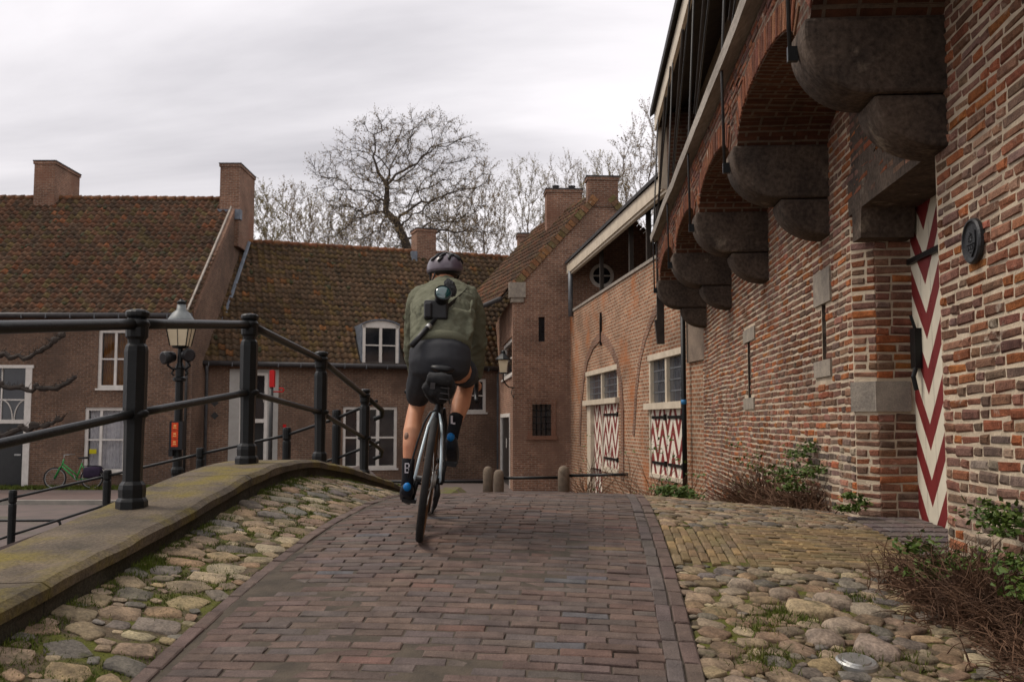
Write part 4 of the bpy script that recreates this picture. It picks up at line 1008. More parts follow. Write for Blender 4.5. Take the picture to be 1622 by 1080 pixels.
# ------------------------------------------------------------------ gatehouse
FG = Frame((2.109, 0), (.067, 1), flip=True)
gh = thing('gatehouse', 'red brick medieval gatehouse with a gallery jutting out on rounded stone corbels', 'gatehouse', FG(10, -1, 0))
GK = FG.d.length
S_NEAR, S_FAR, RV = 5.80, 7.52, .41
CH = .14                                             # chamfer that rounds the far jamb
DTOP = 3.66
def gz(u): p = FG(u, 0, 0); return G(p.x-.02, p.y)
def wall_skip(u, z, hl):
    if S_NEAR < u+hl and u-hl < S_FAR+CH and z < DTOP+.03: return True
    for s0, s1, z0, z1 in SLITS:
        if s0 < u+hl and u-hl < s1 and z0 < z < z1: return True
    return False
sl1 = FG.hit(1303, 480), FG.hit(1303, 570); sl2 = FG.hit(1185, 536), FG.hit(1185, 630); st1 = FG.rect(1290, 428, 1316, 482); st2 = FG.rect(1291, 571, 1317, 597); st3 = FG.rect(1178, 520, 1196, 541); st4 = FG.rect(1179, 630, 1195, 648)
SLITS = [(sl1[0][0]-.07, sl1[0][0]+.07, sl1[1][1], sl1[0][1]), (sl2[0][0]-.10, sl2[0][0]+.10, sl2[1][1], sl2[0][1]), st1, st2, st3, st4]
# mortar backing, reveals
m = MB(); B = -.0075
slits2 = [(a, b, c, d) for a, b, c, d in SLITS[:2]]
facade(m, FG, 1.2, 16.95, -.1, 9.2, [(S_NEAR, S_FAR+CH, -.1, DTOP)] + slits2, v=B, depth=.0)
m.poly([FG(S_NEAR, B, 0), FG(S_NEAR, B, DTOP), FG(S_NEAR, -RV, DTOP), FG(S_NEAR, -RV, 0)])
m.poly([FG(S_FAR+CH, B, 0), FG(S_FAR+CH, B, DTOP), FG(S_FAR+.012, -CH, DTOP), FG(S_FAR+.012, -CH, 0)])
m.poly([FG(S_FAR+.012, -CH, 0), FG(S_FAR+.012, -CH, DTOP), FG(S_FAR+.012, -RV-.1, DTOP), FG(S_FAR+.012, -RV-.1, 0)])
m.poly([FG(S_NEAR, B, DTOP), FG(S_FAR+CH, B, DTOP), FG(S_FAR+CH, -RV-.1, DTOP), FG(S_NEAR, -RV-.1, DTOP)])
sm_ = MB()
for s0, s1, z0, z1 in slits2:
    w_ = -.6; sm_.poly([FG(s1, B, z0), FG(s1, B, z1), FG(s1, w_, z1), FG(s1, w_, z0)]); sm_.poly([FG(s0, B, z0), FG(s0, w_, z0), FG(s0, w_, z1), FG(s0, B, z1)]); sm_.poly([FG(s0, w_, z0), FG(s1, w_, z0), FG(s1, w_, z1), FG(s0, w_, z1)])
m.poly([FG(16.95, B, -.1), FG(16.95, B, 9.2), FG(16.95, -6, 9.2), FG(16.95, -6, -.1)])
gw_ = m.build('wall', 'mortar', gh); sm_.build('loophole', 'corbel_stone', gw_)  # loophole linings take the dark stone so recess shade sits in the colour
GR = random.Random(77)
def wall_spans(z):
    iv = [(1.3, 16.9)]
    cut = [(S_NEAR-.012, S_FAR+CH+.004)] if z < DTOP+.03 else []
    cut += [(a, b) for a, b, c, d in SLITS if c-.03 < z < d+.03]
    for a, b in cut:
        iv = [q for s0, s1 in iv for q in ((s0, min(s1, a-.012)), (max(s0, b+.012), s1)) if q[1]-q[0] > .03]
    return iv
pcs = brick_wall(FG, 1.3, 16.9, .25, 5.2, None, GR, zfun=lambda u: gz(u)-.12, spans=wall_spans)
FREV = Frame(FG(S_FAR, -CH, 0), -FG.n); FREV.n = -FG.d        # reveal facing the camera
stz = [FG.hit(1400, 650, v=0)[1], FG.hit(1400, 598, v=0)[1]]
def rev_skip(u, z, hl): return z > 3.42 or stz[0]-.02 < z < stz[1]+.02
brick_wall(FREV, .004, RV-CH+.02, .9, DTOP, rev_skip, GR, out=pcs)
FCH = Frame(FG(S_FAR+CH, 0, 0), FG(S_FAR, -CH, 0)-FG(S_FAR+CH, 0, 0)); FCH.n = (FG.n - FG.d).normalized()
brick_wall(FCH, .004, .194, .9, DTOP, lambda u, z, hl: stz[0]-.02 < z < stz[1]+.02, GR, out=pcs)
# projecting gallery: arches between corbels
PJ = .757; CS = [5.76 + 2.69*(k-1) for k in range(0, 6)]; CT = .40; SPR, RISE_A = 4.365, .30; PTOP = 5.10
def arch(u):
    for a, b in zip(CS, CS[1:]):
        if a <= u <= b:
            s0, s1 = a+CT*.5, b-CT*.5
            if u <= s0 or u >= s1: return SPR
            t = (u-s0)/(s1-s0)*2-1; return SPR + RISE_A*math.sqrt(max(0, 1-t*t))**.9
    return SPR
m = MB(); N_ = 190; us = np.linspace(CS[0], CS[-1]+.25, N_)
vf = PJ-.007
for a, b in zip(us, us[1:]):
    za, zb = arch(a), arch(b)
    m.poly([FG(a, vf, za), FG(b, vf, zb), FG(b, vf, PTOP), FG(a, vf, PTOP)])
    m.poly([FG(a, vf, za), FG(a, -.02, za), FG(b, -.02, zb), FG(b, vf, zb)])
    m.poly([FG(a, vf-.3, PTOP), FG(b, vf-.3, PTOP), FG(b, vf, PTOP), FG(a, vf, PTOP)]); m.poly([FG(a, vf-.3, 4.75), FG(b, vf-.3, 4.75), FG(b, vf-.3, PTOP), FG(a, vf-.3, PTOP)])
m.poly([FG(CS[0], vf, 4.7), FG(CS[-1], vf, 4.7), FG(CS[-1], -2, 4.7), FG(CS[0], -2, 4.7)])
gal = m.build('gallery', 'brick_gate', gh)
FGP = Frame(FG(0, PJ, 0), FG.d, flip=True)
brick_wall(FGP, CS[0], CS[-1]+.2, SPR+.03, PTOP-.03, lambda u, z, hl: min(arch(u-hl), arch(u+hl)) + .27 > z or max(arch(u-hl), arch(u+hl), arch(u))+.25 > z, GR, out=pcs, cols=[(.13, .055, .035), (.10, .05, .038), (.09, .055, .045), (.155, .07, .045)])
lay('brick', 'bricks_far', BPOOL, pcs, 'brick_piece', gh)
vs_ = []
VPOOL = [brick_mesh(.052, .20, .06, .006, .003, GR) for _ in range(4)]
for a, b in zip(CS, CS[1:]):
    s0, s1 = a+CT*.5, b-CT*.5; n = int((s1-s0)/.063)
    for i in range(n):
        u = s0 + (s1-s0)*(i+.5)/n; e = .01; t = Vector((2*e, arch(u+e)-arch(u-e))).normalized(); 
        tn = FG.d*t.x + Vector((0, 0, t.y)); rn = Vector((0, 0, t.x)) - FG.d*t.y
        vs_.append((GR.randrange(4), axes(tn, FG.n, rn, FG(u, PJ+.006+GR.uniform(-.004, .004), arch(u)) + rn*.105), tint(GR.choice([(.15, .065, .04), (.11, .052, .038), (.17, .085, .055)]), GR, .22)))
lay('voussoir', 'voussoirs_far', VPOOL, vs_, 'brick_piece', gal)
# soffit bricks: rows of rough bricks under the arches are the gallery material; corbels
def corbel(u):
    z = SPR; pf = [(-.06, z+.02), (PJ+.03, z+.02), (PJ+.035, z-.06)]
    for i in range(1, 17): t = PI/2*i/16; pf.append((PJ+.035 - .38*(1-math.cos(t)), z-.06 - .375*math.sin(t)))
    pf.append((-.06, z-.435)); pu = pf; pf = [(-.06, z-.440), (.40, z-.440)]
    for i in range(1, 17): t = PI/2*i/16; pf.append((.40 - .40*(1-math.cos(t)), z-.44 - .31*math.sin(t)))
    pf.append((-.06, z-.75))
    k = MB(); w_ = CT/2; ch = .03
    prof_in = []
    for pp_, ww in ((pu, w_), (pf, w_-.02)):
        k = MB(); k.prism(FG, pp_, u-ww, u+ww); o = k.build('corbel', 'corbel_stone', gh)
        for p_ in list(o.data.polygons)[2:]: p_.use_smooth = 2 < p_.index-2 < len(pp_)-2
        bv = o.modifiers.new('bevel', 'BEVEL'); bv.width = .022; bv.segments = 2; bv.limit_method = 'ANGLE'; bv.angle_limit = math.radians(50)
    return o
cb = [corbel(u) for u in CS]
# timber sill on the parapet, iron rods and stays, roof
m = MB(); pts = []
for i, u in enumerate(np.linspace(CS[0], CS[-1]+.3, 26)): pts.append((u, PJ+.05+.02*noise.noise(Vector((u*.8, 0, 0))), PTOP+.06+.03*noise.noise(Vector((u*.7, 5, 0)))))
for p, q in zip(pts, pts[1:]):
    A = [(-.10, -.05), (.06, -.055), (.07, .05), (-.10, .06)]
    P = [FG(p[0], p[1]+a, p[2]+b) for a, b in A]; Q = [FG(q[0], q[1]+a, q[2]+b) for a, b in A]
    m.raw(P+Q, [(0, 1, 5, 4), (1, 2, 6, 5), (2, 3, 7, 6), (3, 0, 4, 7)])
m.build('timber_sill', 'timber_grey', gh)
EG = 7.2
for u in CS:
    k = MB(); k.tube([FG(u, PJ+.075, SPR-.14), FG(u, PJ+.085, PTOP), FG(u, PJ-.02, EG)], .013, 6); r_ = k.build('iron_rod', 'dark_metal', gh, smooth=True)
    k = MB(); k.box(FG, u-.018, u+.018, PJ+.03, PJ+.09, SPR-.17, SPR-.08); k.build('rod_shoe', 'black_iron', r_)
for u in CS[1:]:
    k = MB(); k.tube([FG(u-2.69, PJ+.02, EG-.1), FG(u, PJ+.03, PTOP+.12)], .011, 5); k.build('stay_rod', 'dark_metal', gh, smooth=True)
    k = MB(); k.tube([FG(u-1.35, PJ-.02, EG-.1), FG(u+.1, PJ-.01, PTOP+.5)], .02, 5); k.build('stay_rod', 'timber_dark', gh, smooth=True)
m = MB(); m.box(FG, CS[0]-1, CS[-1]+.65, PJ-.06, PJ-.01, EG-.05, EG+.25); m.box(FG, CS[-1]+.60, CS[-1]+.66, PJ-.22, PJ-.065, 6.1, EG+.2); m.build('fascia', 'cream_paint', gh)
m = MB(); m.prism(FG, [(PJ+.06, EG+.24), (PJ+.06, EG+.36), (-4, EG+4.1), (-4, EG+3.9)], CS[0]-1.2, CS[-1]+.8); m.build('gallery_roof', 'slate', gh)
m = MB(); m.poly([FG(CS[0]-1, PJ-.06, EG+.1), FG(CS[-1]+.6, PJ-.06, EG+.1), FG(CS[-1]+.6, -1.6, EG+1.4), FG(CS[0]-1, -1.6, EG+1.4)]); m.poly([FG(CS[0]-1, -.55, 4.7), FG(CS[-1]+.2, -.55, 4.7), FG(CS[-1]+.2, -.55, EG+1.2), FG(CS[0]-1, -.55, EG+1.2)]); m.build('boarding_shade', 'timber_dark', gh)  # roof underside and back wall, coloured dark to stand in for gallery shade
u = CS[-1]+.25
m = MB(); m.box(FG, u, u+.35, -1.6, PJ-.22, SPR-.1, EG+.15); m.poly([FG(u+.345, PJ-.08, EG-.0), FG(u+.345, -1.6, EG-.0), FG(u+.345, -1.6, EG+1.5), FG(u+.345, PJ-.08, EG+.2)]); m.build('end_pier', 'brick_gate', gh)
k = MB(); k.box(FG, u-.06, u+.05, PJ-.1, PJ+.02, SPR-1.0, EG-1.5); k.prism(FG, [(PJ-.1, SPR-1.0), (PJ+.02, SPR-1.0), (PJ+.06, SPR-.6), (PJ-.08, SPR-.6)], u-.09, u+.09); k.build('corner_post', 'timber_dark', gh)
# stones, slits, bracket
for a, b, c, d in (st1, st2, st3, st4): k = MB(); k.box(FG, a, b, -.1, .012, c, d); k.build('stone_block', 'stone_light', gh)
k = MB()
k.box(FREV, -.02, RV-CH-.03, -.06, .015, stz[0], stz[1]); k.box(FCH, -.02, .19, -.08, .012, stz[0], stz[1]); k.build('stone_block', 'stone', gh)
T = lambda x, y, z: FG(S_FAR-x, -y, z)              # stepped stone bracket on the far jamb carrying the lintel
k = MB(); k.prism(T, [(-.05, 3.42), (.16, 3.42), (.20, 3.62), (.32, 3.86), (.62, 4.0), (.62, 4.5), (-.05, 4.5)], .0, RV-.02, ax=1); k.build('door_bracket', 'corbel_stone', gh)
k = MB(); k.box(FG, S_NEAR-.004, S_FAR+CH, -RV-.05, .002, DTOP-.02, DTOP+.3); k.build('lintel', 'corbel_stone', gh)
k = MB(); q = FG.hit(1310, 470); k.box(FG, q[0]-.0, q[0]+.001, 0, .001, q[1], q[1]+.001)
# striped door of vertical boards
m = MB(); D0, D1 = S_NEAR-.1, S_FAR-.005; n = 9; db = gz(6.6)-.03
for i in range(n):
    a, b = D1-(D1-D0)*i/n, D1-(D1-D0)*(i+1)/n
    m.poly([FG(a-.002, -RV, db), FG(b+.002, -RV, db), FG(b+.002, -RV, DTOP+.4), FG(a-.002, -RV, DTOP+.4)], uv=[(D1-a, db), (D1-b, db), (D1-b, DTOP+.4), (D1-a, DTOP+.4)])
m.poly([FG(D0, -RV-.012, db), FG(D1, -RV-.012, db), FG(D1, -RV-.012, DTOP+.4), FG(D0, -RV-.012, DTOP+.4)])
dg = m.build('door', 'chevron_door', gh); prop(dg, 'door painted in red and white chevrons')
zz = FG.hit(1465, 405, v=-RV)[1]; k = MB(); k.box(FG, S_FAR-.75, S_FAR, -RV+.002, -RV+.03, zz-.02, zz+.02); k.build('strap_hinge', 'black_iron', dg)
z0, z1 = FG.hit(1457, 618, v=-RV)[1], FG.hit(1457, 520, v=-RV)[1]; uu = FG.hit(1457, 570, v=-RV)[0]
k = MB(); k.box(FG, uu-.06, uu+.05, -RV, -RV+.05, z0+.16, z1); k.tube([FG(uu-.03, -RV+.04, z0+.16), FG(uu-.03, -RV+.06, z0+.1), FG(uu-.03, -RV+.04, z0)], .018, 8); k.tube([FG(uu+.02, -RV+.02, z1), FG(uu+.02, -RV+.05, z1+.1)], .012, 6); k.build('lock', 'black_iron', dg)
pt = thing('door_threshold', 'worn grey brick threshold in front of the striped door', 'threshold', FG(6.7, -.1, gz(6.7)))
tp = []; 
for i in range(7):
    u = S_NEAR + .1
    while u < S_FAR-.05:
        zc_ = G(xwall(u)-.05, u)+.012; tp.append((GR.randrange(0, 6), axes(FG.d, Vector((0, 0, 1)), FG.n, FG(u+.1, -RV+.06+i*.07, zc_)), tint((.12, .10, .095), GR, .15))); u += .206
lay('threshold_brick', 'threshold_bricks_rest', PPOOL, tp, 'paver', pt)

# bronze plaque on the wall
pq = FG.hit(1545, 382); Rq = .122
T = lambda x, y, z: FG(pq[0]+x, .002+z, pq[1]+y)
k = MB(); k.lathe(T, [(Rq, 0), (Rq, .018), (Rq-.008, .028), (Rq-.016, .028), (Rq-.02, .018), (Rq-.03, .016)], 36)
pl = thing('wall_plaque', 'round dark bronze plaque with an embossed shield on the brick wall', 'plaque', T(0, -Rq, 0)); k.build('disc', 'bronze', pl)
k = MB(); sh = [(-.055, .05), (-.058, .0), (-.045, -.045), (0, -.085), (.045, -.045), (.058, 0), (.055, .05), (.03, .062), (0, .055), (-.03, .062)]
k.prism(T, sh, .015, .024, ax=2); so = k.build('shield', 'bronze', pl)
k = MB()
for a_ in range(8): k.tube([T(.012*math.cos(a_*PI/4), .018+.012*math.sin(a_*PI/4), .026), T(.027*math.cos(a_*PI/4), .018+.027*math.sin(a_*PI/4), .026)], .004, 5)
k.box(T, -.047, .047, -.020, -.014, .024, .031)
for x in (-.028, 0, .028): k.box(T, x-.009, x+.009, -.045, -.03, .024, .03)
k.lathe(lambda x, y, z: T(x, y-.058, .024+z), [(.009, 0), (.005, .007)], 8); k.build('relief', 'bronze', so)

# ------------------------------------------------------------------ street lamp with floodlights and an orange sign box
b = at(283, 845, 18.0); b.z = 0; top_z = at(285, 474, 18.0).z; xo = at(283, 650, 18).x
b.x = xo
sl = thing('street_lamp', 'black iron street lamp with cream lantern, two floodlights and orange sign box', 'street lamp', b)
T = lambda x, y, z: b + Vector((x, y, z))
zl = at(285, 548, 18).z                                # lantern bottom
k = MB(); k.lathe(T, [(.19, 0), (.19, .12), (.16, .18), (.16, .55), (.13, .62), (.11, .7), (.095, 1.1), (.11, 1.14), (.11, 1.2), (.085, 1.25), (.075, 2.2), (.07, zl-.65), (.12, zl-.63), (.12, zl-.58), (.075, zl-.55), (.075, zl-.42), (.09, zl-.40), (.05, zl-.3), (.045, zl-.05), (.14, zl-.03), (.15, zl)], 12); k.build('post', 'black_iron', sl)
hl_ = at(285, 512, 18).z - zl
k = MB(); k.lathe(T, [(.20, zl), (.30, zl+hl_)], 4, .5); lg = k.build('lantern_glass', 'lamp_glass', sl)
k = MB()
for i in range(4):
    a = PI/2*(i+.5); c_, s_ = math.cos(a), math.sin(a); k.tube([T(.205*c_, .205*s_, zl), T(.305*c_, .305*s_, zl+hl_)], .012, 5)
for i in range(4):
    a = PI/2*i; c_, s_ = math.cos(a), math.sin(a); k.tube([T(.145*c_, .145*s_, zl), T(.215*c_, .215*s_, zl+hl_)], .007, 5)
k.build('lantern_frame', 'black_iron', sl)
h_ = top_z - zl
k = MB(); k.lathe(T, [(.24, zl+hl_-.01), (.255, zl+hl_+.02), (.22, zl+hl_+.09), (.15, zl+hl_+.19), (.085, zl+hl_+.24), (.075, zl+h_-.1)], 20); k.build('lantern_hood', 'lamp_cap', sl, smooth=True)
k = MB(); k.lathe(T, [(.06, zl+h_-.1), (.085, zl+h_-.07), (.085, zl+h_-.045), (.05, zl+h_-.03), (.03, zl+h_)], 12); k.build('finial', 'black_iron', sl)
for px, py, yo in ((266, 566, -.1), (297, 562, -.05)):
    q = at(px, py, 18+yo); m = MB(); dv = Vector((.5 if px > 283 else -.5, -.75, -.15)).normalized()
    sd_ = dv.cross(Vector((0, 0, 1))).normalized(); u_ = sd_.cross(dv)
    m.loft([(q-dv*.13, sd_*.03, u_*.03), (q-dv*.12, sd_*.09, u_*.09), (q, sd_*.115, u_*.115), (q+dv*.09, sd_*.12, u_*.12), (q+dv*.10, sd_*.10, u_*.10)], 14); fl = m.build('floodlight', 'black_plastic', sl, smooth=True)
    m = MB(); m.loft([(q+dv*.098, sd_*.095, u_*.095), (q+dv*.108, sd_*.09, u_*.09)], 14); m.build('floodlight_glass', 'glass', fl)
    s_ = 1 if px > 283 else -1
    m = MB(); m.tube([T(0, 0, zl-.40), T(s_*.12, -.02, zl-.42), T(s_*.2, -.04, zl-.36), q - Vector((0, 0, .1))], .022, 6); m.tube([T(s_*.1, 0, zl-.42), T(s_*.15, 0, zl-.5), T(s_*.1, 0, zl-.53)], .018, 5); m.build('floodlight_arm', 'black_iron', sl, smooth=True)
q0, q1 = at(267, 712, 17.75), at(289, 667, 17.75)
k = MB(); k.box(WORLD, q0.x, q1.x, 17.76, 17.93, q0.z, q1.z); sb_ = k.build('sign_box', 'black_plastic', sl)
hh = (q1.z-q0.z)
for i in range(3):
    k = MB(); z0 = q1.z - .03 - (i+1)*.145; xa = q0.x+.045; k.box(WORLD, xa, xa+.115, 17.748, 17.758, z0+.015, z0+.15); so = k.build('orange_panel', 'orange', sb_)
    k = MB(); k.box(WORLD, xa+.028, xa+.087, 17.742, 17.747, z0+.05, z0+.068); k.box(WORLD, xa+.035, xa+.08, 17.742, 17.747, z0+.082, z0+.115); k.build('panel_mark', 'brick_mark', so)
k = MB(); k.box(WORLD, q0.x-.02, q0.x+.05, 17.8, 17.9, q0.z-.12, q0.z); k.build('sign_foot', 'black_plastic', sb_)

# red topped post before the door of the low house
q = at(427, 760, 26.0); q.z = 0; zt = at(428, 586, 26.).z; zr_ = at(428, 613, 26.).z
sp = thing('sign_post', 'slim dark post with a narrow red sign at its top by the black door', 'sign post', q)
k = MB(); k.tube([q, (q.x, q.y, zr_)], .055, 10); k.build('post', 'dark_metal', sp, smooth=True)
k = MB(); k.box(WORLD, q.x-.045, q.x+.075, q.y-.06, q.y+.10, zr_, zt-.02); k.box(WORLD, q.x-.03, q.x+.06, q.y-.05, q.y+.09, zt-.02, zt); k.build('sign_panel', 'red_paint', sp)
k = MB(); k.tube([(q.x+.05, q.y, zr_-.12), (q.x+.3, q.y, zr_-.12), (q.x+.33, q.y, zr_-.07), (q.x+.3, q.y, zr_-.03), (q.x+.2, q.y, zr_-.03)], .02, 6); k.build('bracket', 'red_paint', sp, smooth=True)

# low fence of stone bollards and iron bars before the gable house
bf = thing('bollard_fence', 'squat round-topped stone bollards joined by low black bars', 'fence', (0, 24.5, 0))
def bollard(px, d, h, w_):
    p = at(px, 760, d); T = lambda x, y, z: Vector((p.x+x, p.y+y, z))
    k = MB(); k.lathe(T, [(w_, -.05), (w_*1.0, h*.8), (w_*.97, h*.88), (w_*.8, h*.96), (w_*.45, h), (w_*.1, h*1.01)], 12); k.build('bollard', 'bollard_stone', bf, smooth=True); return p
hb = at(773, 739, 24.5).z
p1 = bollard(773, 24.5, hb, .125); p2 = bollard(790, 24.1, at(790, 744, 24.1).z, .125); p3 = bollard(893, 23.8, at(893, 738, 23.8).z, .14)
for (x0, y0, d0), (x1, y1, d1) in (((560, 762, 25.2), (770, 763, 24.5)), ((797, 757, 24.1), (885, 756, 23.9)), ((901, 753, 23.8), (997, 751, 22.6))):
    k = MB(); k.tube([at(x0, y0, d0), at(x1, y1, d1)], .035, 8); k.build('bar', 'black_iron', bf, smooth=True)

# ------------------------------------------------------------------ trees
TR = random.Random(99)
def colonise(pts, nodes, parent, step, di, dk, rng, jit=.25, trop=.05, iters=120):
    P = np.array(pts); Nn = [np.array(n) for n in nodes]; par = list(parent)
    A = np.array(Nn); D = np.linalg.norm(P[:, None]-A[None], axis=2); near = D.argmin(1); dist = D.min(1)
    for it in range(iters):
        act = dist < di
        if not act.any():
            act = dist < dist.min()+step
        if len(P) == 0: break
        new = []
        for k in np.unique(near[act]):
            s_ = act & (near == k); v = P[s_] - Nn[k]; v = (v/np.maximum(np.linalg.norm(v, axis=1), 1e-6)[:, None]).sum(0)
            v = v/max(np.linalg.norm(v), 1e-6) + rng.normal(0, jit, 3) + (0, 0, trop); v /= np.linalg.norm(v)
            new.append(Nn[k] + v*step*rng.uniform(.8, 1.2)); par.append(int(k))
        i0 = len(Nn); Nn += new; B = np.array(new); D = np.linalg.norm(P[:, None]-B[None], axis=2); m_ = D.min(1); a_ = D.argmin(1)
        up_ = m_ < dist; near = np.where(up_, a_+i0, near); dist = np.minimum(dist, m_)
        keep = dist > dk; P, near, dist = P[keep], near[keep], dist[keep]
        if len(P) == 0: break
    return np.array(Nn), par
def tree(name, label, base, seed, crown, npts, trunk_pts, r0=.016, step=.5, di=2.6, dk=.7, bark='bark', buds=3000, bud='bud', bud_size=.12, group=None, jit=.25, trop=.05, ex=2.35, twig=3, twl=.55):
    """crown: list of ellipsoids (centre, radii) relative to the base"""
    rg_ = np.random.default_rng(seed); base = Vector(base); t = thing(name, label, 'tree', base, group)
    pts = []
    vol = np.array([r[0]*r[1]*r[2] for c, r in crown]); vol = vol/vol.sum()
    for (c, r), f in zip(crown, vol):
        n = int(npts*f); q = rg_.normal(0, 1, (n, 3)); q /= np.linalg.norm(q, axis=1)[:, None]; q *= (rg_.uniform(.12, 1, (n, 1)))**(1/2.4); pts.append(q*np.array(r) + np.array(c))
    tp = [np.array(p, float) for p in trunk_pts]; nodes = [tp[0]]; par = [-1]
    for a, b in zip(tp, tp[1:]):
        n = max(1, int(np.linalg.norm(b-a)/step))
        for i in range(n): nodes.append(a+(b-a)*(i+1)/n); par.append(len(nodes)-2)
    nt_ = len(nodes)
    Nn, par = colonise(np.concatenate(pts), nodes, par, step, di, dk, rg_, jit, trop)
    n = len(Nn); acc = np.zeros(n); kids = [[] for _ in range(n)]
    for i in range(n-1, 0, -1):
        if acc[i] == 0: acc[i] = r0**ex
        acc[par[i]] += acc[i]; kids[par[i]].append(i)
    rad = acc**(1/ex); bx = np.array(base)
    trunk = MB(); limbs = MB(); stack = [(0, None)]
    while stack:
        k, pr = stack.pop(); path = [k] if pr is None else [pr, k]
        while kids[path[-1]]:
            c = sorted(kids[path[-1]], key=lambda q: -rad[q]); stack += [(q, path[-1]) for q in c[1:]]; path.append(c[0])
        rr = [rad[q] for q in path]
        if pr is not None: rr[0] = rr[1]
        sd = 8 if rr[0] > .2 else 6 if rr[0] > .08 else 4 if rr[0] > .04 else 3
        (trunk if pr is None else limbs).tube([Vector(Nn[q]+bx) for q in path], rr, sd, cap=False)
    tips = [i for i in range(n) if rad[i] < r0*2.4 and i >= nt_]
    tw_ends = []
    V = []; F_ = []
    for i in tips:
        p = Nn[i]+bx; d0 = Nn[i]-Nn[par[i]]; d0 /= max(np.linalg.norm(d0), 1e-6)
        for q in range(twig):
            d = d0 + rg_.normal(0, .55, 3) + (0, 0, trop*2); d /= np.linalg.norm(d); L = twl*rg_.uniform(.4, 1.25); e = p + d*L
            a = np.cross(d, (0.3, .2, 1)); a /= max(np.linalg.norm(a), 1e-6); b = np.cross(a, d); w_ = r0*.55; o = len(V)
            V += [p+a*w_, p-a*w_*.5+b*w_*.87, p-a*w_*.5-b*w_*.87, e]; F_ += [(o, o+1, o+3), (o+1, o+2, o+3), (o+2, o, o+3)]; tw_ends.append((p, e))
    limbs.raw(V, F_)
    trunk.build('trunk', bark, t, smooth=True, uv=False); limbs.build('branches', bark, t, smooth=False, uv=False)
    if buds and tw_ends:
        bm_ = MB(); V = []; F_ = []
        for i in range(buds):
            p, e = tw_ends[rg_.integers(len(tw_ends))]; c = p + (e-p)*rg_.uniform(.3, 1.05) + rg_.normal(0, .03, 3); s_ = bud_size*rg_.uniform(.45, 1.25)
            a = rg_.normal(0, 1, 3); a /= np.linalg.norm(a); b = np.cross(a, rg_.normal(0, 1, 3)); b /= max(np.linalg.norm(b), 1e-6)
            o = len(V); V += [c-a*s_*.5, c+b*s_*.3, c+a*s_*.5, c-b*s_*.3]; F_.append((o, o+1, o+2, o+3))
        bm_.raw(V, F_); prop(bm_.build('crown', bud, t, uv=False), kind='stuff')
    return t
def gp(px, d): p = at(px, 600, d); return Vector((p.x, p.y, 0))
OD = 56
o = gp(650, OD)
def rel(px, py, d, b): p = at(px, py, d); return (p.x-b.x, 0, p.z)
def eps(b, d, lst): return [(rel(x, y, d, b), (rx*d/FPX, rx*d/FPX*.85, ry*d/FPX)) for x, y, rx, ry in lst]
tree('oak_tree', 'large spreading oak with crooked dark limbs and sparse brown buds', o, 5,
     eps(o, OD, [(632, 262, 88, 88), (560, 290, 76, 70), (712, 275, 66, 88), (640, 320, 120, 60), (745, 330, 48, 56), (600, 215, 60, 45), (680, 215, 50, 45), (520, 265, 44, 22), (650, 370, 150, 26)]), 2500,
     [(0, 0, 0), rel(648, 400, OD, o), rel(640, 378, OD, o), rel(628, 352, OD, o), rel(611, 335, OD, o), rel(613, 305, OD, o)], r0=.0145, step=.46, di=2.4, dk=.62, buds=30000, bud_size=.08, jit=.34, trop=.02, ex=1.96, twig=8, twl=.75)
bgt = [(418, 62, 296, 40, 'slim bare tree behind the right chimney of the two-chimney house', 21), (462, 66, 292, 46, 'pale bare tree between the tall chimney and the oak', 22), (515, 70, 305, 50, 'low twiggy tree in the shade of the oak', 23),
       (765, 66, 262, 42, 'bare tree right behind the oak with olive buds', 24), (835, 70, 248, 52, 'broad pale tree standing behind the gable house chimneys', 25), (895, 74, 244, 48, 'pale twiggy tree rising above the gable house roof', 26),
       (955, 62, 245, 56, 'young bare tree behind the peak chimney of the gable house', 27), (1030, 52, 172, 62, 'slender bare tree beside the eaves of the gallery roof', 28), (705, 76, 300, 56, 'low bare tree behind the small ridge chimney', 29), (580, 74, 310, 60, 'low bushy tree left of the oak trunk', 30)]
for px, d, y, rx, lab, sd_ in bgt:
    b = gp(px, d); yb = 410; yc = (y+yb+30)/2; ry = (yb+30-y)/2
    tree('bare_tree', lab, b, sd_, eps(b, d, [(px, yc, rx, ry), (px-rx*.25, yc+ry*.3, rx*.9, ry*.6), (px+rx*.3, yc-ry*.1, rx*.7, ry*.7)]), 1150 if px > 740 else 950,
         [(0, 0, 0), rel(px, yb+30, d, b), rel(px+rx*.1, yb, d, b)], r0=.013, step=.55, di=3.0, dk=.65, bark='bark_pale', buds=11000, bud='bud_green' if sd_ % 2 else 'bud', bud_size=.085, group='bare trees behind the houses', jit=.16, trop=.38, twig=6, twl=.9)
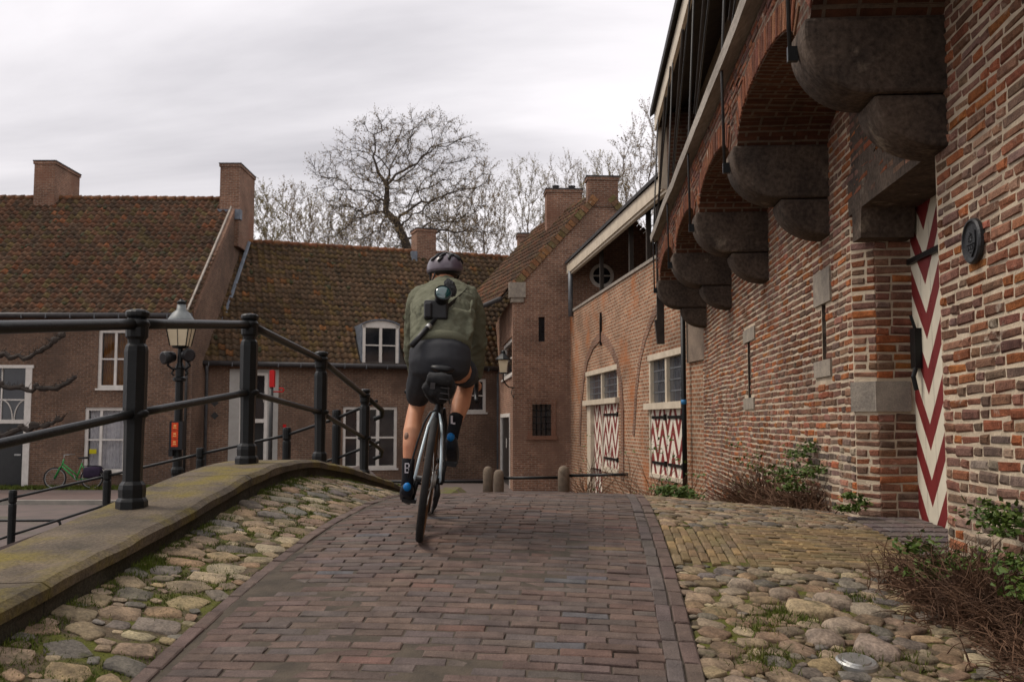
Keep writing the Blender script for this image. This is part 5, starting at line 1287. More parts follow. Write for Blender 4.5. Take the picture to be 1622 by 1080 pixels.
# espaliered lime before the left house: knobbly branches trained sideways
ep = at(-60, 770, 29.3); ep.z = 0
es = thing('espalier_tree', 'espaliered tree with knobbly mossy branches trained along the house front', 'tree', ep)
k = MB(); k.tube([ep, ep+Vector((.03, 0, 2)), ep+Vector((-.02, 0, 5.0))], [.13, .10, .07], 8, cap=False); k.build('trunk', 'bark', es, smooth=True)
er = random.Random(4)
for path in (((0, 563), (45, 566), (75, 548), (98, 533)), ((0, 612), (50, 616), (90, 613), (118, 600)), ((0, 690), (40, 680), (75, 672), (100, 663))):
    pts = [ep + Vector((0, 0, at(path[0][0], path[0][1]+6, 29.3).z))] + [at(x, y, 29.3) for x, y in path]
    dense = []
    for a, b in zip(pts, pts[1:]):
        for i in range(6): dense.append(a + (b-a)*i/6 + Vector((0, er.gauss(0, .02), er.gauss(0, .03))))
    dense.append(pts[-1]); rs = [.045+.05*abs(noise.noise(p*2.1))+er.uniform(0, .025) for p in dense]; rs[-1] = .04
    k = MB(); k.tube(dense, rs, 7)
    for p in dense[6:]:
        if er.random() < .4: r_ = er.uniform(.05, .13); k.ell(p+Vector((0, 0, .05)), (r_, 0, 0), (0, r_*.7, 0), (0, 0, r_*.9), 7, 5)
        for j in range(3): q = p + Vector((er.gauss(0, .12), er.gauss(0, .05), er.uniform(.05, .22))); k.tube([p, q], [.014, .006], 3)
    k.build('branch', 'timber_dark', es, smooth=False, uv=False)

# ------------------------------------------------------------------ shrubs and weeds
def leaf_quads(mb, p, rng, s_, n, sp):
    for i in range(n):
        q = p + Vector((rng.gauss(0, sp), rng.gauss(0, sp), abs(rng.gauss(0, sp*.7)))); a = Vector((rng.gauss(0, 1), rng.gauss(0, 1), rng.gauss(0, .6))).normalized(); c = a.cross(Vector((rng.gauss(0, .5), rng.gauss(0, .5), 1))).normalized(); z = s_*rng.uniform(.6, 1.3)
        nn = a.cross(c)*z*.12
        mb.raw([q-a*z*.5, q-a*z*.1+c*z*.34+nn, q+a*z*.5, q-a*z*.1-c*z*.34+nn], [(0, 1, 2), (0, 2, 3)])
def shrub(name, label, c, size, seed, ntw, nleaf, lsize=.035, leafspots=None, tw='dry_twig', group=None, droop=.5, twr=.004, tall=1.0):
    rng = random.Random(seed); c = Vector(c); t = thing(name, label, 'shrub', c, group); m = MB()
    for i in range(ntw):
        p = c + Vector((rng.gauss(0, size[0]*.33), rng.gauss(0, size[1]*.33), 0)); p.z = G(p.x, p.y) - .02 if size[2] < 3 and c.z > .5 else c.z
        d = Vector((rng.gauss(0, .55), rng.gauss(0, .55), rng.uniform(.6, 1.2)*tall)).normalized(); L = size[2]*rng.uniform(.3, 1.0)*(1 - .45*min(1, abs(p.x-c.x)/size[0] + abs(p.y-c.y)/size[1])); pts = [p.copy()]
        for j in range(5):
            d = (d + Vector((rng.gauss(0, .3), rng.gauss(0, .3), -droop*.35*rng.uniform(.2, 1.4)))).normalized(); pts.append(pts[-1] + d*L/5)
        m.tube(pts, [twr*1.3, twr*1.2, twr, twr*.9, twr*.7, twr*.4], 3, cap=False)
    if ntw: prop(m.build('twigs', tw, t, uv=False), kind='stuff')
    if nleaf:
        m = MB(); spots = leafspots or [(rng.gauss(0, .3), rng.gauss(0, .3), rng.uniform(.1, .9)) for _ in range(9)]
        for (a, b, z) in spots: leaf_quads(m, c + Vector((a*size[0], b*size[1], z*size[2])), rng, lsize, nleaf//len(spots), size[0]*.14)
        prop(m.build('leaves', 'leaf', t, uv=False), kind='stuff')
    return t
def gpt(x, d): return Vector((x, d, G(x, d)))
shrub('bramble', 'big tangled brown bramble with green shoots at the wall foot beside the striped door', gpt(2.22, 4.78), (.42, .85, .50), 41, 3600, 1500, .036,
      leafspots=[(-.42, .35, .45), (-.5, .2, .25), (.15, .05, .85), (.3, -.02, .8), (.22, -.1, .7), (-.15, .1, .35), (.1, -.3, .45), (.2, -.4, .35), (.3, -.55, .3), (.05, -.5, .25), (.35, -.65, .3)], droop=.75, twr=.0027)
shrub('bramble', 'smaller dry bramble spilling over the cobbles below the bronze plaque', gpt(2.22, 3.85), (.40, .8, .40), 42, 1900, 500, .034, leafspots=[(.1, .3, .4), (.25, .0, .5), (0, -.1, .4), (.3, .2, .6)], droop=.8, twr=.0027)
shrub('weed_clump', 'leafy green weed growing at the brick door jamb', gpt(2.50, 7.35), (.22, .25, .22), 43, 0, 420, .035, leafspots=[(0, 0, .3), (-.3, .1, .3), (.3, 0, .5), (0, .3, .7)])
shrub('ivy_shrub', 'green leafy shrub mixed with dry stems halfway along the gatehouse wall', gpt(2.58, 8.9), (.5, .9, .55), 44, 420, 900, .042, leafspots=[(0, 0, .5), (-.2, .2, .4), (.1, -.3, .6), (-.3, -.2, .3), (.1, .3, .8), (-.1, .5, .5), (.2, 0, .9)])
shrub('dry_shrub', 'dry brown shrub at the wall between ivy and striped shutters', gpt(2.62, 10.6), (.45, 1.2, .85), 45, 1000, 200, .04, droop=.35)
shrub('leafless_bush', 'leafless upright bush in front of the striped shutters', (2.45, 15.6, .2), (.6, .9, 1.75), 46, 150, 120, .06, tall=1.6, droop=.08, twr=.006)
shrub('leafless_bush', 'tall leafless bush at the plaster pilaster of the wall', (2.35, 17.6, .1), (.6, .7, 2.0), 47, 110, 60, .06, tall=1.6, droop=.08, twr=.006)
shrub('leafless_bush', 'thin leafless bush growing up beside the narrow striped door', (1.9, 24.5, .0), (.5, .9, 2.0), 48, 70, 30, .06, tall=1.7, droop=.05, twr=.007)
shrub('weed_clump', 'low green weeds at the edge of the paving below the striped shutters', gpt(1.55, 9.6), (.35, .3, .12), 49, 0, 500, .05)
# grass between stones
gr_ = random.Random(12); m = MB()
def blades(x, d, n, sp, h):
    for i in range(n):
        a = x + gr_.gauss(0, sp); b = d + gr_.gauss(0, sp); p = Vector((a, b, G(a, b)-.02)); t = Vector((gr_.gauss(0, .6), gr_.gauss(0, .6), 1)).normalized()*h*gr_.uniform(.5, 1.3); s_ = Vector((gr_.gauss(0, 1), gr_.gauss(0, 1), 0)).normalized()*.0035
        m.raw([p-s_, p+s_, p+t], [(0, 1, 2)])
for i in range(420):
    d = gr_.uniform(2.6, 11.5); x = gr_.uniform(xin(d)+.02, xc(d)-HALF-.04); 
    if noise.noise(Vector((x*2.2, d*1.3, 0))) > -.25: blades(x, d, 60, .05, .020)
for i in range(120):
    d = gr_.uniform(3, 11); blades(xin(d)+gr_.uniform(.02, .08), d, 50, .035, .035)
for i in range(170):
    d = gr_.uniform(2.7, 11); x = gr_.uniform(xc(d)+HALF+.08, xwall(d)-.1)
    if noise.noise(Vector((x*1.8, d*1.5, 9))) > .02 or d > 7: blades(x, d, 60, .05, .020)
for x, d in ((1.18, 4.45), (1.25, 4.5), (1.35, 4.0), (1.05, 4.3), (1.62, 4.8), (.95, 3.9), (1.0, 4.0), (1.55, 4.05)): blades(x, d, 220, .06, .042)
for i in range(30): t_ = gr_.random(); x, d, _z = apg(t_*.9, gr_.random()); blades(x, d, 14, .025, .018)
prop(m.build('grass', 'grass', uv=False), 'short grass and moss in the joints between cobbles', 'grass', kind='stuff')
m = MB()                                              # grass strips by the far fence and house foot
for (x0, x1, d0, d1, n, h_) in ((-4.5, 1.6, 24.3, 26.6, 5000, .10), (-16, -10.3, 30.4, 31.3, 2600, .12), (-9.5, -3, 30.6, 32.5, 2500, .10)):
    for i in range(n):
        p = Vector((gr_.uniform(x0, x1), gr_.uniform(d0, d1), 0)); s_ = Vector((gr_.gauss(0, 1), gr_.gauss(0, 1), 0)).normalized()*.03
        m.raw([p-s_, p+s_, p+Vector((gr_.gauss(0, .04), gr_.gauss(0, .04), h_*gr_.uniform(.4, 1.2)))], [(0, 1, 2)])
prop(m.build('grass', 'grass', uv=False), 'rough grass strips along the far fence and house fronts', 'grass', kind='stuff')
# metal disc set in the cobbles
q = None
for dd in np.arange(3.2, 5, .005):
    p = at(1357, 1040, dd)
    if p.z <= G(p.x, p.y)+.02: q = p; break
T = lambda x, y, z: q + Vector((x, y, z - .010 + .16*y - .05*x))
k = MB(); k.lathe(T, [(.078, -.04), (.08, -.006), (.072, .0), (.055, -.003), (.052, .002), (.01, .003)], 28); dk = k.build('metal_disc', 'silver'); prop(dk, 'round shiny metal disc lying among the cobbles', 'metal disc')

# ------------------------------------------------------------------ bicycles
def torus(mb, T, c, R_, r_, n=40, k=8):
    V = []; F = []
    for i in range(n):
        a = 2*PI*i/n
        for j in range(k):
            b = 2*PI*j/k; rr = R_ + r_*math.cos(b); V.append(T(c[0] + r_*math.sin(b), c[1] + rr*math.cos(a), c[2] + rr*math.sin(a)))
    for i in range(n):
        for j in range(k): F.append((i*k+j, i*k+(j+1) % k, ((i+1) % n)*k+(j+1) % k, ((i+1) % n)*k+j))
    mb.raw(V, F)
def wheel(parent, T, y, R_=.345, tr=.021, tyre='tyre', name='wheel', wallm=None, fine=True):
    m = MB(); torus(m, T, (0, y, R_), R_-.052, .011, 40, 6); w_ = m.build(name, 'black_plastic' if wallm is None else 'silver', parent, smooth=True)
    m = MB(); torus(m, T, (0, y, R_), R_-tr, tr, 48, 10); m.build('tyre', tyre, w_, smooth=True)
    if fine:
        m = MB()
        for s_ in (-1, 1): torus(m, T, (s_*tr*.72, y, R_), R_-tr*1.75, tr*.35, 48, 6)
        m.build('tyre_sidewall', 'tyre_wall', w_, smooth=True)
    m = MB()
    for i in range(24):
        a = 2*PI*i/24; s_ = .03 if i % 2 else -.03; m.tube([T(s_, y + .02*math.cos(a+.8), R_ + .02*math.sin(a+.8)), T(0, y + (R_-.055)*math.cos(a), R_ + (R_-.055)*math.sin(a))], .0014, 3, cap=False)
    m.build('spokes', 'silver', w_)
    m = MB(); m.tube([T(-.065, y, R_), T(.065, y, R_)], .018, 10); m.build('hub', 'black_plastic', w_, smooth=True)
    return w_
dd = next(d for d in np.arange(4.5, 6, .005) if at(664, 858, d).z <= G(at(664, 858, d).x, d)+.0)
C0 = at(664, 858, dd); C0.z = G(C0.x, dd)
fw = Vector((-.045, 1, (G(C0.x+.08, dd+1)-C0.z))).normalized(); r0 = fw.cross(Vector((0, 0, 1))).normalized(); u0 = r0.cross(fw)
LEAN = math.radians(7.2); rB = r0*math.cos(LEAN) - u0*math.sin(LEAN); uB = u0*math.cos(LEAN) + r0*math.sin(LEAN)
TB = lambda x, y, z: C0 + rB*x + fw*y + uB*z
bk = thing('bicycle', 'dark gravel bicycle with pale stays ridden by the cyclist over the bridge', 'bicycle', C0)
wheel(bk, TB, 0); wheel(bk, TB, 1.02)
m = MB(); BBk = (0, .425, .275); ST = (0, .285, .76); HT = (0, .88, .84); HB = (0, .935, .70)
m.tube([TB(*BBk), TB(*ST)], .018, 10); m.tube([TB(*ST), TB(*HT)], .017, 10); m.tube([TB(*BBk), TB(*HB)], .022, 10); m.tube([TB(*HT), TB(*HB)], .021, 10)
fr_ = m.build('frame', 'black_plastic', bk, smooth=True)
for s_ in (-1, 1):
    m = MB(); m.tube([TB(s_*.068, 0, .345), TB(s_*.06, .12, .335), TB(s_*.035, .38, .28)], [.009, .010, .012], 8); m.build('chainstay', 'bike_white', bk, smooth=True)
    m = MB(); m.tube([TB(s_*.07, 0, .345), TB(s_*.06, .1, .46), TB(s_*.04, .2, .62), TB(s_*.016, .27, .70)], [.009, .009, .009, .009], 8); m.build('seatstay', 'bike_white', bk, smooth=True)
    m = MB(); m.tube([TB(s_*.055, 1.02, .345), TB(s_*.05, .975, .58), TB(s_*.02, .94, .69)], [.011, .014, .016], 8); m.build('fork_blade', 'black_plastic', bk, smooth=True)
m = MB(); m.tube([TB(0, .285, .76), TB(0, .245, .93)], .014, 8); m.build('seatpost', 'black_plastic', bk, smooth=True)
m = MB(); m.loft([(TB(0, .11, .955), rB*.03, uB*.012), (TB(0, .13, .96), rB*.07, uB*.02), (TB(0, .2, .955), rB*.068, uB*.022), (TB(0, .28, .95), rB*.035, uB*.02), (TB(0, .38, .948), rB*.02, uB*.016), (TB(0, .4, .945), rB*.01, uB*.01)], 12); m.build('saddle', 'black_plastic', bk, smooth=True)
m = MB(); m.tube([TB(0, .87, .88), TB(0, .95, .90)], .016, 8); m.build('stem', 'black_plastic', bk, smooth=True)
for s_ in (-1, 1):
    m = MB(); m.tube([TB(0, .95, .90), TB(s_*.19, .95, .90), TB(s_*.21, 1.0, .90), TB(s_*.215, 1.05, .87), TB(s_*.22, 1.06, .82), TB(s_*.225, 1.03, .775), TB(s_*.23, .95, .765)], .0145, 8); m.build('handlebar', 'black_plastic', bk, smooth=True)
    m = MB(); m.tube([TB(s_*.212, 1.03, .90), TB(s_*.212, 1.10, .94), TB(s_*.212, 1.12, .96)], [.017, .02, .012], 8); m.tube([TB(s_*.212, 1.1, .92), TB(s_*.214, 1.11, .85), TB(s_*.218, 1.08, .79)], [.009, .008, .006], 6); m.build('brake_lever', 'black_plastic', bk, smooth=True)
m = MB(); m.tube([TB(s_*.0, .425, .275) for s_ in (0,)] + [TB(.0, .425, .2751)], .02, 6); m.tube([TB(-.06, .425, .275), TB(.06, .425, .275)], .022, 10); torus(m, TB, (.05, .425, .275), .085, .006, 30, 5); m.build('chainring', 'black_plastic', bk, smooth=True)
PL, PRt = (-.105, .47, .15), (.105, .38, .405)
for s_, p in ((-1, PL), (1, PRt)):
    m = MB(); m.tube([TB(s_*.07, .425, .275), TB(s_*.085, p[1], p[2])], [.016, .012], 8); cr = m.build('crank', 'black_plastic', bk, smooth=True)
    m = MB(); m.box(lambda x, y, z: TB(p[0]+x, p[1]+y, p[2]+z), -.04, .045, -.045, .045, -.011, .011); m.build('pedal', 'black_plastic', cr)
m = MB()
for i, rr in enumerate((.055, .048, .041, .034, .028)): torus(m, TB, (.026+i*.005, 0, .345), rr, .0035, 22, 4)
m.build('cassette', 'silver', bk, smooth=True)
m = MB(); m.tube([TB(.055, .0, .33), TB(.065, .01, .27), TB(.058, .05, .20), TB(.05, .08, .17)], [.016, .018, .014, .01], 7); torus(m, TB, (.05, .03, .255), .022, .006, 14, 5); torus(m, TB, (.05, .075, .175), .022, .006, 14, 5); m.build('rear_derailleur', 'black_plastic', bk, smooth=True)
m = MB(); m.tube([TB(.045, .425, .36), TB(.04, 0, .40)], .004, 4); m.tube([TB(.045, .425, .19), TB(.05, .08, .155)], .004, 4); m.build('chain', 'black_plastic', bk)
m = MB(); m.tube([TB(x, -.01, z) for x, z in ((-.105, .34), (-.098, .43), (-.08, .55), (-.055, .66), (-.03, .715), (0, .73), (.03, .715), (.05, .66), (.07, .55), (.085, .43), (.09, .34))], .0065, 6); m.build('mudguard_stay', 'black_plastic', bk, smooth=True)
# saddle bag
sg = thing('saddle_bag', 'black roll-top saddle bag strapped below the saddle', 'bag', TB(0, .02, .72))
m = MB(); m.loft([(TB(0, .30, .80), rB*.03, uB*.05), (TB(0, .22, .82), rB*.05, uB*.065), (TB(0, .10, .835), rB*.075, uB*.075), (TB(0, -.02, .85), rB*.088, uB*.085), (TB(0, -.10, .865), rB*.09, uB*.08), (TB(0, -.13, .875), rB*.075, uB*.06), (TB(0, -.14, .88), rB*.03, uB*.03)], 14)
o = m.build('bag', 'bag_fabric', sg, smooth=True)
def disp(o, st, size, seed=0):
    t = bpy.data.textures.new('folds', 'CLOUDS'); t.noise_scale = size; md = o.modifiers.new('d', 'DISPLACE'); md.texture = t; md.strength = st; md.mid_level = .5; md.texture_coords = 'GLOBAL'
sbv = o.modifiers.new('s', 'SUBSURF'); sbv.levels = sbv.render_levels = 2; disp(o, .045, .06)
m = MB(); m.loft([(TB(-.07, -.14, .90), fw*.018, uB*.02), (TB(-.06, -.15, .905), fw*.032, uB*.034), (TB(.06, -.15, .905), fw*.032, uB*.034), (TB(.07, -.14, .90), fw*.018, uB*.02)], 10); m.build('rolled_top', 'bag_fabric', sg, smooth=True)
for z in (.83, .86, .89):
    m = MB(); m.box(lambda x, y, q: TB(x, y, q), .01, .06, -.160, -.154, z-.030, z-.024); m.build('reflective_strip', 'gutter', sg)
m = MB(); m.tube([TB(.03, -.12, .93), TB(.04, -.165, .92), TB(.06, -.14, .82), TB(.07, -.1, .78)], .0045, 5); m.box(TB, -.045, -.02, -.185, -.17, .85, .885); m.build('strap', 'gutter', sg)

# ------------------------------------------------------------------ the cyclist
pe = thing('person', 'cyclist in olive sweater, black shorts and dark helmet riding away from the viewer', 'person', TB(0, .3, 0))
DS = dd - 5.28                                        # depth correction against the measured 5.28 m
def A_(px, py, d): return at(px, py, d + DS)
X_, Z_ = Vector((1, 0, 0)), Vector((0, 0, 1))
def limb(mb, pts, n=12, flat=1.0):
    P = [A_(*p[:3]) for p in pts]; rings = []
    for i, p in enumerate(P):
        d = (P[min(i+1, len(P)-1)] - P[max(i-1, 0)]).normalized(); a = d.cross(Vector((0, 1, 0)))
        if a.length < .2: a = d.cross(X_)
        a.normalize(); b = d.cross(a).normalized(); r = pts[i][3]; rings.append((p, a*r, b*r*(pts[i][4] if len(pts[i]) > 4 else 1.0)))
    e0 = (P[0]-P[1]).normalized(); e1 = (P[-1]-P[-2]).normalized(); f0, l0 = rings[0], rings[-1]
    rings = [(f0[0]+e0*pts[0][3]*.5, f0[1]*.6, f0[2]*.6)] + rings + [(l0[0]+e1*pts[-1][3]*.5, l0[1]*.6, l0[2]*.6)]
    mb.loft(rings, n)
def organic(o, vox, it=4, sm=.5):
    r = o.modifiers.new('r', 'REMESH'); r.mode = 'VOXEL'; r.voxel_size = vox; r.use_smooth_shade = True
    s = o.modifiers.new('s', 'SMOOTH'); s.iterations = it; s.factor = sm
LEG_L = [(674, 585, 5.60, .080), (668, 612, 5.74, .075), (661, 640, 5.83, .052), (656, 660, 5.77, .050), (653, 684, 5.70, .056), (650, 706, 5.67, .047), (647, 728, 5.66, .034), (646, 752, 5.66, .030), (645, 768, 5.66, .033)]
LEG_R = [(720, 585, 5.60, .080), (734, 590, 5.82, .075), (741, 596, 5.98, .055), (735, 622, 5.92, .052), (730, 640, 5.85, .058), (724, 660, 5.78, .045), (719, 680, 5.73, .033), (716, 694, 5.71, .032)]
body = MB()
limb(body, LEG_L); limb(body, LEG_R)
limb(body, [(698, 590, 5.62, .12), (698, 560, 5.62, .12), (700, 530, 5.70, .11), (702, 495, 5.86, .11), (705, 475, 5.97, .09), (706, 460, 6.03, .06)])
limb(body, [(706, 458, 6.02, .062), (706, 444, 6.06, .060), (705, 432, 6.10, .060)])
hc = A_(703, 429, 6.11); yaw = .62; hx = Vector((math.cos(yaw), math.sin(yaw), 0)); hy = Vector((-math.sin(yaw), math.cos(yaw), 0)); HD = lambda x, y, z: hc + hx*x + hy*y + Z_*z
body.ell(hc - Z_*.012, hx*.074, hy*.096, Z_*.098, 18, 14)
body.ell(HD(0, .045, -.055), hx*.055, hy*.062, Z_*.058, 14, 10)              # jaw
body.ell(HD(0, .108, -.012), hx*.013, hy*.02, Z_*.024, 8, 6)                 # nose
for s_ in (-1, 1): body.ell(HD(s_*.082, -.012, -.022), hx*.012, hy*.02, Z_*.032, 8, 6)   # ears
ARM_L = [(667, 472, 5.98, .058), (657, 505, 6.05, .048), (654, 550, 6.14, .040), (657, 580, 6.28, .036), (660, 600, 6.42, .028)]
ARM_R = [(743, 472, 5.98, .058), (752, 505, 6.05, .048), (756, 546, 6.14, .040), (756, 576, 6.24, .036), (754, 597, 6.30, .028)]
limb(body, ARM_L); limb(body, ARM_R)
def hand(mb, px, py, d, s_):
    c = A_(px, py, d); mb.ell(c, X_*.036, Vector((0, .045, -.012)), Z_*.022, 10, 8)
    for i in range(4):
        b0 = c + Vector((s_*.022, .035 - .022*i, .004)); L = (.9, 1.0, .95, .78)[i]
        mb.tube([b0 - Vector((s_*.01, 0, 0)), b0 + Vector((s_*.018, .008, -.012))*L, b0 + Vector((s_*.014, .014, -.042))*L, b0 + Vector((-s_*.012, .012, -.058))*L], [.0105, .010, .009, .0075], 7)
    mb.tube([c + Vector((-s_*.025, .0, 0)), c + Vector((-s_*.040, .025, -.008)), c + Vector((-s_*.034, .055, -.022))], [.012, .0105, .008], 7)
hand(body, 752, 607, 6.33, 1); hand(body, 664, 610, 6.45, -1)
bo = body.build('body', 'skin', pe, uv=False); organic(bo, .0085, 3)
k = MB(); q = A_(646, 693, 5.64); 
T = lambda x, y, z: q + Vector((x, y, z))
k.ell(A_(645.5, 692, 5.668), X_*.021, Vector((0, .032, 0)), Z_*.034, 14, 8); k.build('tattoo', 'tattoo', bo, smooth=True, uv=False)
# hair at the nape
k = MB(); k.ell(HD(0, -.024, -.014), hx*.079, hy*.086, Z_*.078, 16, 12); o = k.build('hair', 'hair', pe, smooth=True)
# sweater
sw_ = MB()
def ring(px, py, d, hw, hd, tilt): return (A_(px, py, d), X_*hw, Vector((0, math.cos(tilt), -math.sin(tilt)))*hd)
sw_.loft([ring(698, 551, 5.575, .150, .115, .4), ring(698, 546, 5.585, .176, .135, .45), ring(699, 536, 5.61, .184, .138, .55), ring(700, 520, 5.68, .190, .142, .7), ring(701, 502, 5.77, .196, .14, .85), ring(703, 484, 5.88, .200, .13, 1.0), ring(705, 468, 5.97, .185, .105, 1.05), ring(706, 457, 6.02, .12, .085, .95), ring(706, 452, 6.04, .082, .078, .8), ring(706, 449, 6.05, .070, .068, .8)], 26)
limb(sw_, [(672, 466, 5.97, .075)] + [(p[0], p[1], p[2], r_) for p, r_ in zip(ARM_L, (.080, .070, .062, .052, .042))]); limb(sw_, [(738, 466, 5.97, .075)] + [(p[0], p[1], p[2], r_) for p, r_ in zip(ARM_R, (.080, .070, .062, .052, .040))])
# folds: a bunched roll across the small of the back and a hem rib
def backd(px, py):
    yb = [454, 473, 495, 516, 530, 545]; c = [5.88, 5.77, 5.68, 5.61, 5.585, 5.58]; h = [.07, .092, .108, .118, .122, .124]; hw = [.2, .196, .19, .184, .176, .17]
    x = (px-701)*5.7/FPX; k = max(0, 1-(x/np.interp(py, yb, hw))**2)**.5
    return float(np.interp(py, yb, c) - np.interp(py, yb, h)*k)
for path in (((688, 503, .012), (704, 497, .017), (722, 492, .021), (738, 496, .019), (748, 508, .012)), ((744, 508, .010), (747, 524, .016), (740, 540, .010)), ((662, 520, .010), (668, 505, .016), (682, 495, .011)),
             ((666, 543, .008), (682, 532, .013), (704, 530, .008)), ((660, 482, .010), (664, 500, .014), (661, 528, .010)), ((748, 478, .010), (744, 498, .013), (749, 520, .009)), ((712, 512, .008), (728, 520, .013), (742, 533, .008)), ((672, 515, .007), (690, 512, .011), (708, 517, .007)), ((690, 468, .006), (680, 478, .011), (668, 484, .007))):
    limb(sw_, [(x, y, backd(x, y)+.004, r) for x, y, r in path], 8)
for (a, b) in (((645, 545, 6.05), (660, 552, 6.06)), ((644, 530, 6.03), (659, 538, 6.03)), ((750, 548, 6.05), (766, 541, 6.09)), ((748, 530, 6.02), (764, 525, 6.06)), ((648, 505, 6.0), (662, 514, 5.99)), ((745, 514, 5.98), (761, 503, 6.01))):
    limb(sw_, [(a[0], a[1], a[2]+.03, .010), ((a[0]+b[0])/2, (a[1]+b[1])/2-1, (a[2]+b[2])/2+.0, .013), (b[0], b[1], b[2]+.03, .010)], 8)
so_ = sw_.build('sweater', 'sweater', pe, uv=False); organic(so_, .009, 4); disp(so_, .034, .09); disp(so_, .012, .03)
k = MB(); k.loft([ring(698, 552, 5.570, .166, .128, .4), ring(698, 549, 5.572, .180, .139, .42), ring(698, 544, 5.582, .183, .141, .46), ring(698, 542, 5.588, .176, .136, .48)], 40); k.build('sweater_hem', 'sweater', so_, smooth=True)
# shorts
sh_ = MB(); sh_.loft([ring(697, 530, 5.66, .13, .09, .5), ring(697, 540, 5.62, .16, .115, .4), ring(697, 556, 5.56, .182, .155, .25), ring(697, 575, 5.54, .182, .165, .1), ring(697, 592, 5.55, .168, .15, 0), ring(697, 602, 5.57, .12, .11, 0)], 26)
limb(sh_, [(674, 582, 5.57, .098), (668, 606, 5.68, .092), (663, 622, 5.78, .080), (661, 631, 5.82, .070)]); limb(sh_, [(720, 580, 5.57, .098), (731, 588, 5.74, .094), (738, 594, 5.90, .082), (740, 596, 5.95, .07)])
so2 = sh_.build('shorts', 'shorts', pe, uv=False); organic(so2, .011, 6); disp(so2, .010, .08)
# socks, shoes
for leg, sock, shoe, hl, nm in ((LEG_L, [(647, 727, 5.66, .038), (646, 742, 5.66, .036), (646, 757, 5.66, .036), (645, 770, 5.66, .038)], [(645, 770, 5.635, .034), (645, 776, 5.66, .042), (644, 781, 5.74, .044), (643, 785, 5.84, .040), (643, 787, 5.91, .024)], (645, 771, 5.605), 'l'),
                                (LEG_R, [(723, 660, 5.775, .045), (720, 674, 5.74, .038), (717, 688, 5.715, .037), (716, 694, 5.71, .037)], [(715, 694, 5.685, .034), (715, 703, 5.70, .043), (716, 715, 5.77, .045), (717, 724, 5.85, .042), (717, 729, 5.91, .026)], (714, 692, 5.655), 'r')):
    k = MB(); limb(k, sock, 16); sk = k.build('sock', 'sock', pe, smooth=True, uv=False)
    k = MB(); limb(k, shoe, 16); P = [A_(*p[:3]) for p in shoe]
    ob = k.build('shoe', 'shoe', pe, uv=False); organic(ob, .009, 3)
    k = MB(); c = A_(*hl); k.ell(c, X_*.024, Vector((0, .02, 0)), Z_*.026, 12, 8); k.build('heel_patch', 'shoe_blue', ob, smooth=True, uv=False)
    k = MB(); limb(k, [(p[0], p[1]+9, p[2], p[3]*.8, .35) for p in shoe[1:]], 12); k.build('sole', 'black_plastic', ob, smooth=True, uv=False)
    # white print on the back of the sock
    k = MB()
    if nm == 'r':
        for (x0, y0, x1, y1) in ((714, 658, 717, 671), (717, 669, 721, 672)):
            a, b = A_(x0, y1, 5.69), A_(x1, y0, 5.69); k.box(WORLD, a.x, b.x, a.y-.004, a.y+.03, a.z, b.z)
    else:
        for (x0, y0, x1, y1) in ((641, 733, 643, 749), (643, 733, 648, 735), (643, 740, 647, 742), (643, 747, 648, 749), (647, 735, 649, 740), (647, 742, 649, 747)):
            a, b = A_(x0, y1, 5.625), A_(x1, y0, 5.625); k.box(WORLD, a.x, b.x, a.y-.004, a.y+.03, a.z, b.z)
    k.build('sock_print', 'sock_print', sk, uv=False)
# helmet
he = MB(); rings = []
for i in range(12):
    t = i/11; z = .0 + .106*math.sin(t*PI/2); k_ = max(math.cos(t*PI/2), .03)**.72
    rings.append((HD(0, -.012 + .01*t, z), hx*.108*k_, hy*.142*k_))
he.loft([(HD(0, -.012, -.018), hx*.094, hy*.125), (HD(0, -.012, -.016), hx*.104, hy*.137)] + rings, 28)
ho = he.build('helmet', 'helmet', pe, smooth=True)
k = MB()
for (x, y, z, ang, l) in ((-.055, -.075, .075, .3, .035), (0, -.085, .082, 0, .038), (.055, -.075, .075, -.3, .035), (-.030, -.118, .043, .2, .03), (.030, -.118, .043, -.2, .03), (-.085, -.03, .055, .5, .035), (.085, -.03, .055, -.5, .035), (-.03, -.02, .112, .1, .045), (.03, -.02, .112, -.1, .045), (-.078, -.085, .03, .5, .025), (.078, -.085, .03, -.5, .025)):
    rho = min(.985, math.sqrt((x/.108)**2 + ((y+.012)/.142)**2)); z = .106*math.sqrt(1 - rho**(2/.72)) + .001; n_ = Vector((x/.108**2, (y+.012)/.142**2, z/.100**2)).normalized(); s_ = Vector((0, 0, 1)).cross(n_).normalized(); t_ = n_.cross(s_)
    f = lambda v: hx*v.x + hy*v.y + Z_*v.z
    k.ell(HD(x, y, z), f(s_)*.0125, f(n_)*.012, f((t_ + s_*ang).normalized())*l, 10, 6)
k.build('helmet_vents', 'black_plastic', ho, smooth=True)
k = MB(); k.loft([(HD(0, -.015, -.030), hx*.088, hy*.115), (HD(0, -.012, -.022), hx*.098, hy*.128), (HD(0, -.012, -.008), hx*.107, hy*.140)], 28); k.build('helmet_liner', 'black_plastic', ho, smooth=True)
for s_ in (-1, 1):
    k = MB(); k.tube([HD(s_*.094, .02, -.02), HD(s_*.090, .02, -.06), HD(s_*.05, .05, -.115)], .005, 5); k.tube([HD(s_*.09, -.05, -.02), HD(s_*.086, .0, -.07)], .005, 5); k.build('helmet_strap', 'black_plastic', ho)
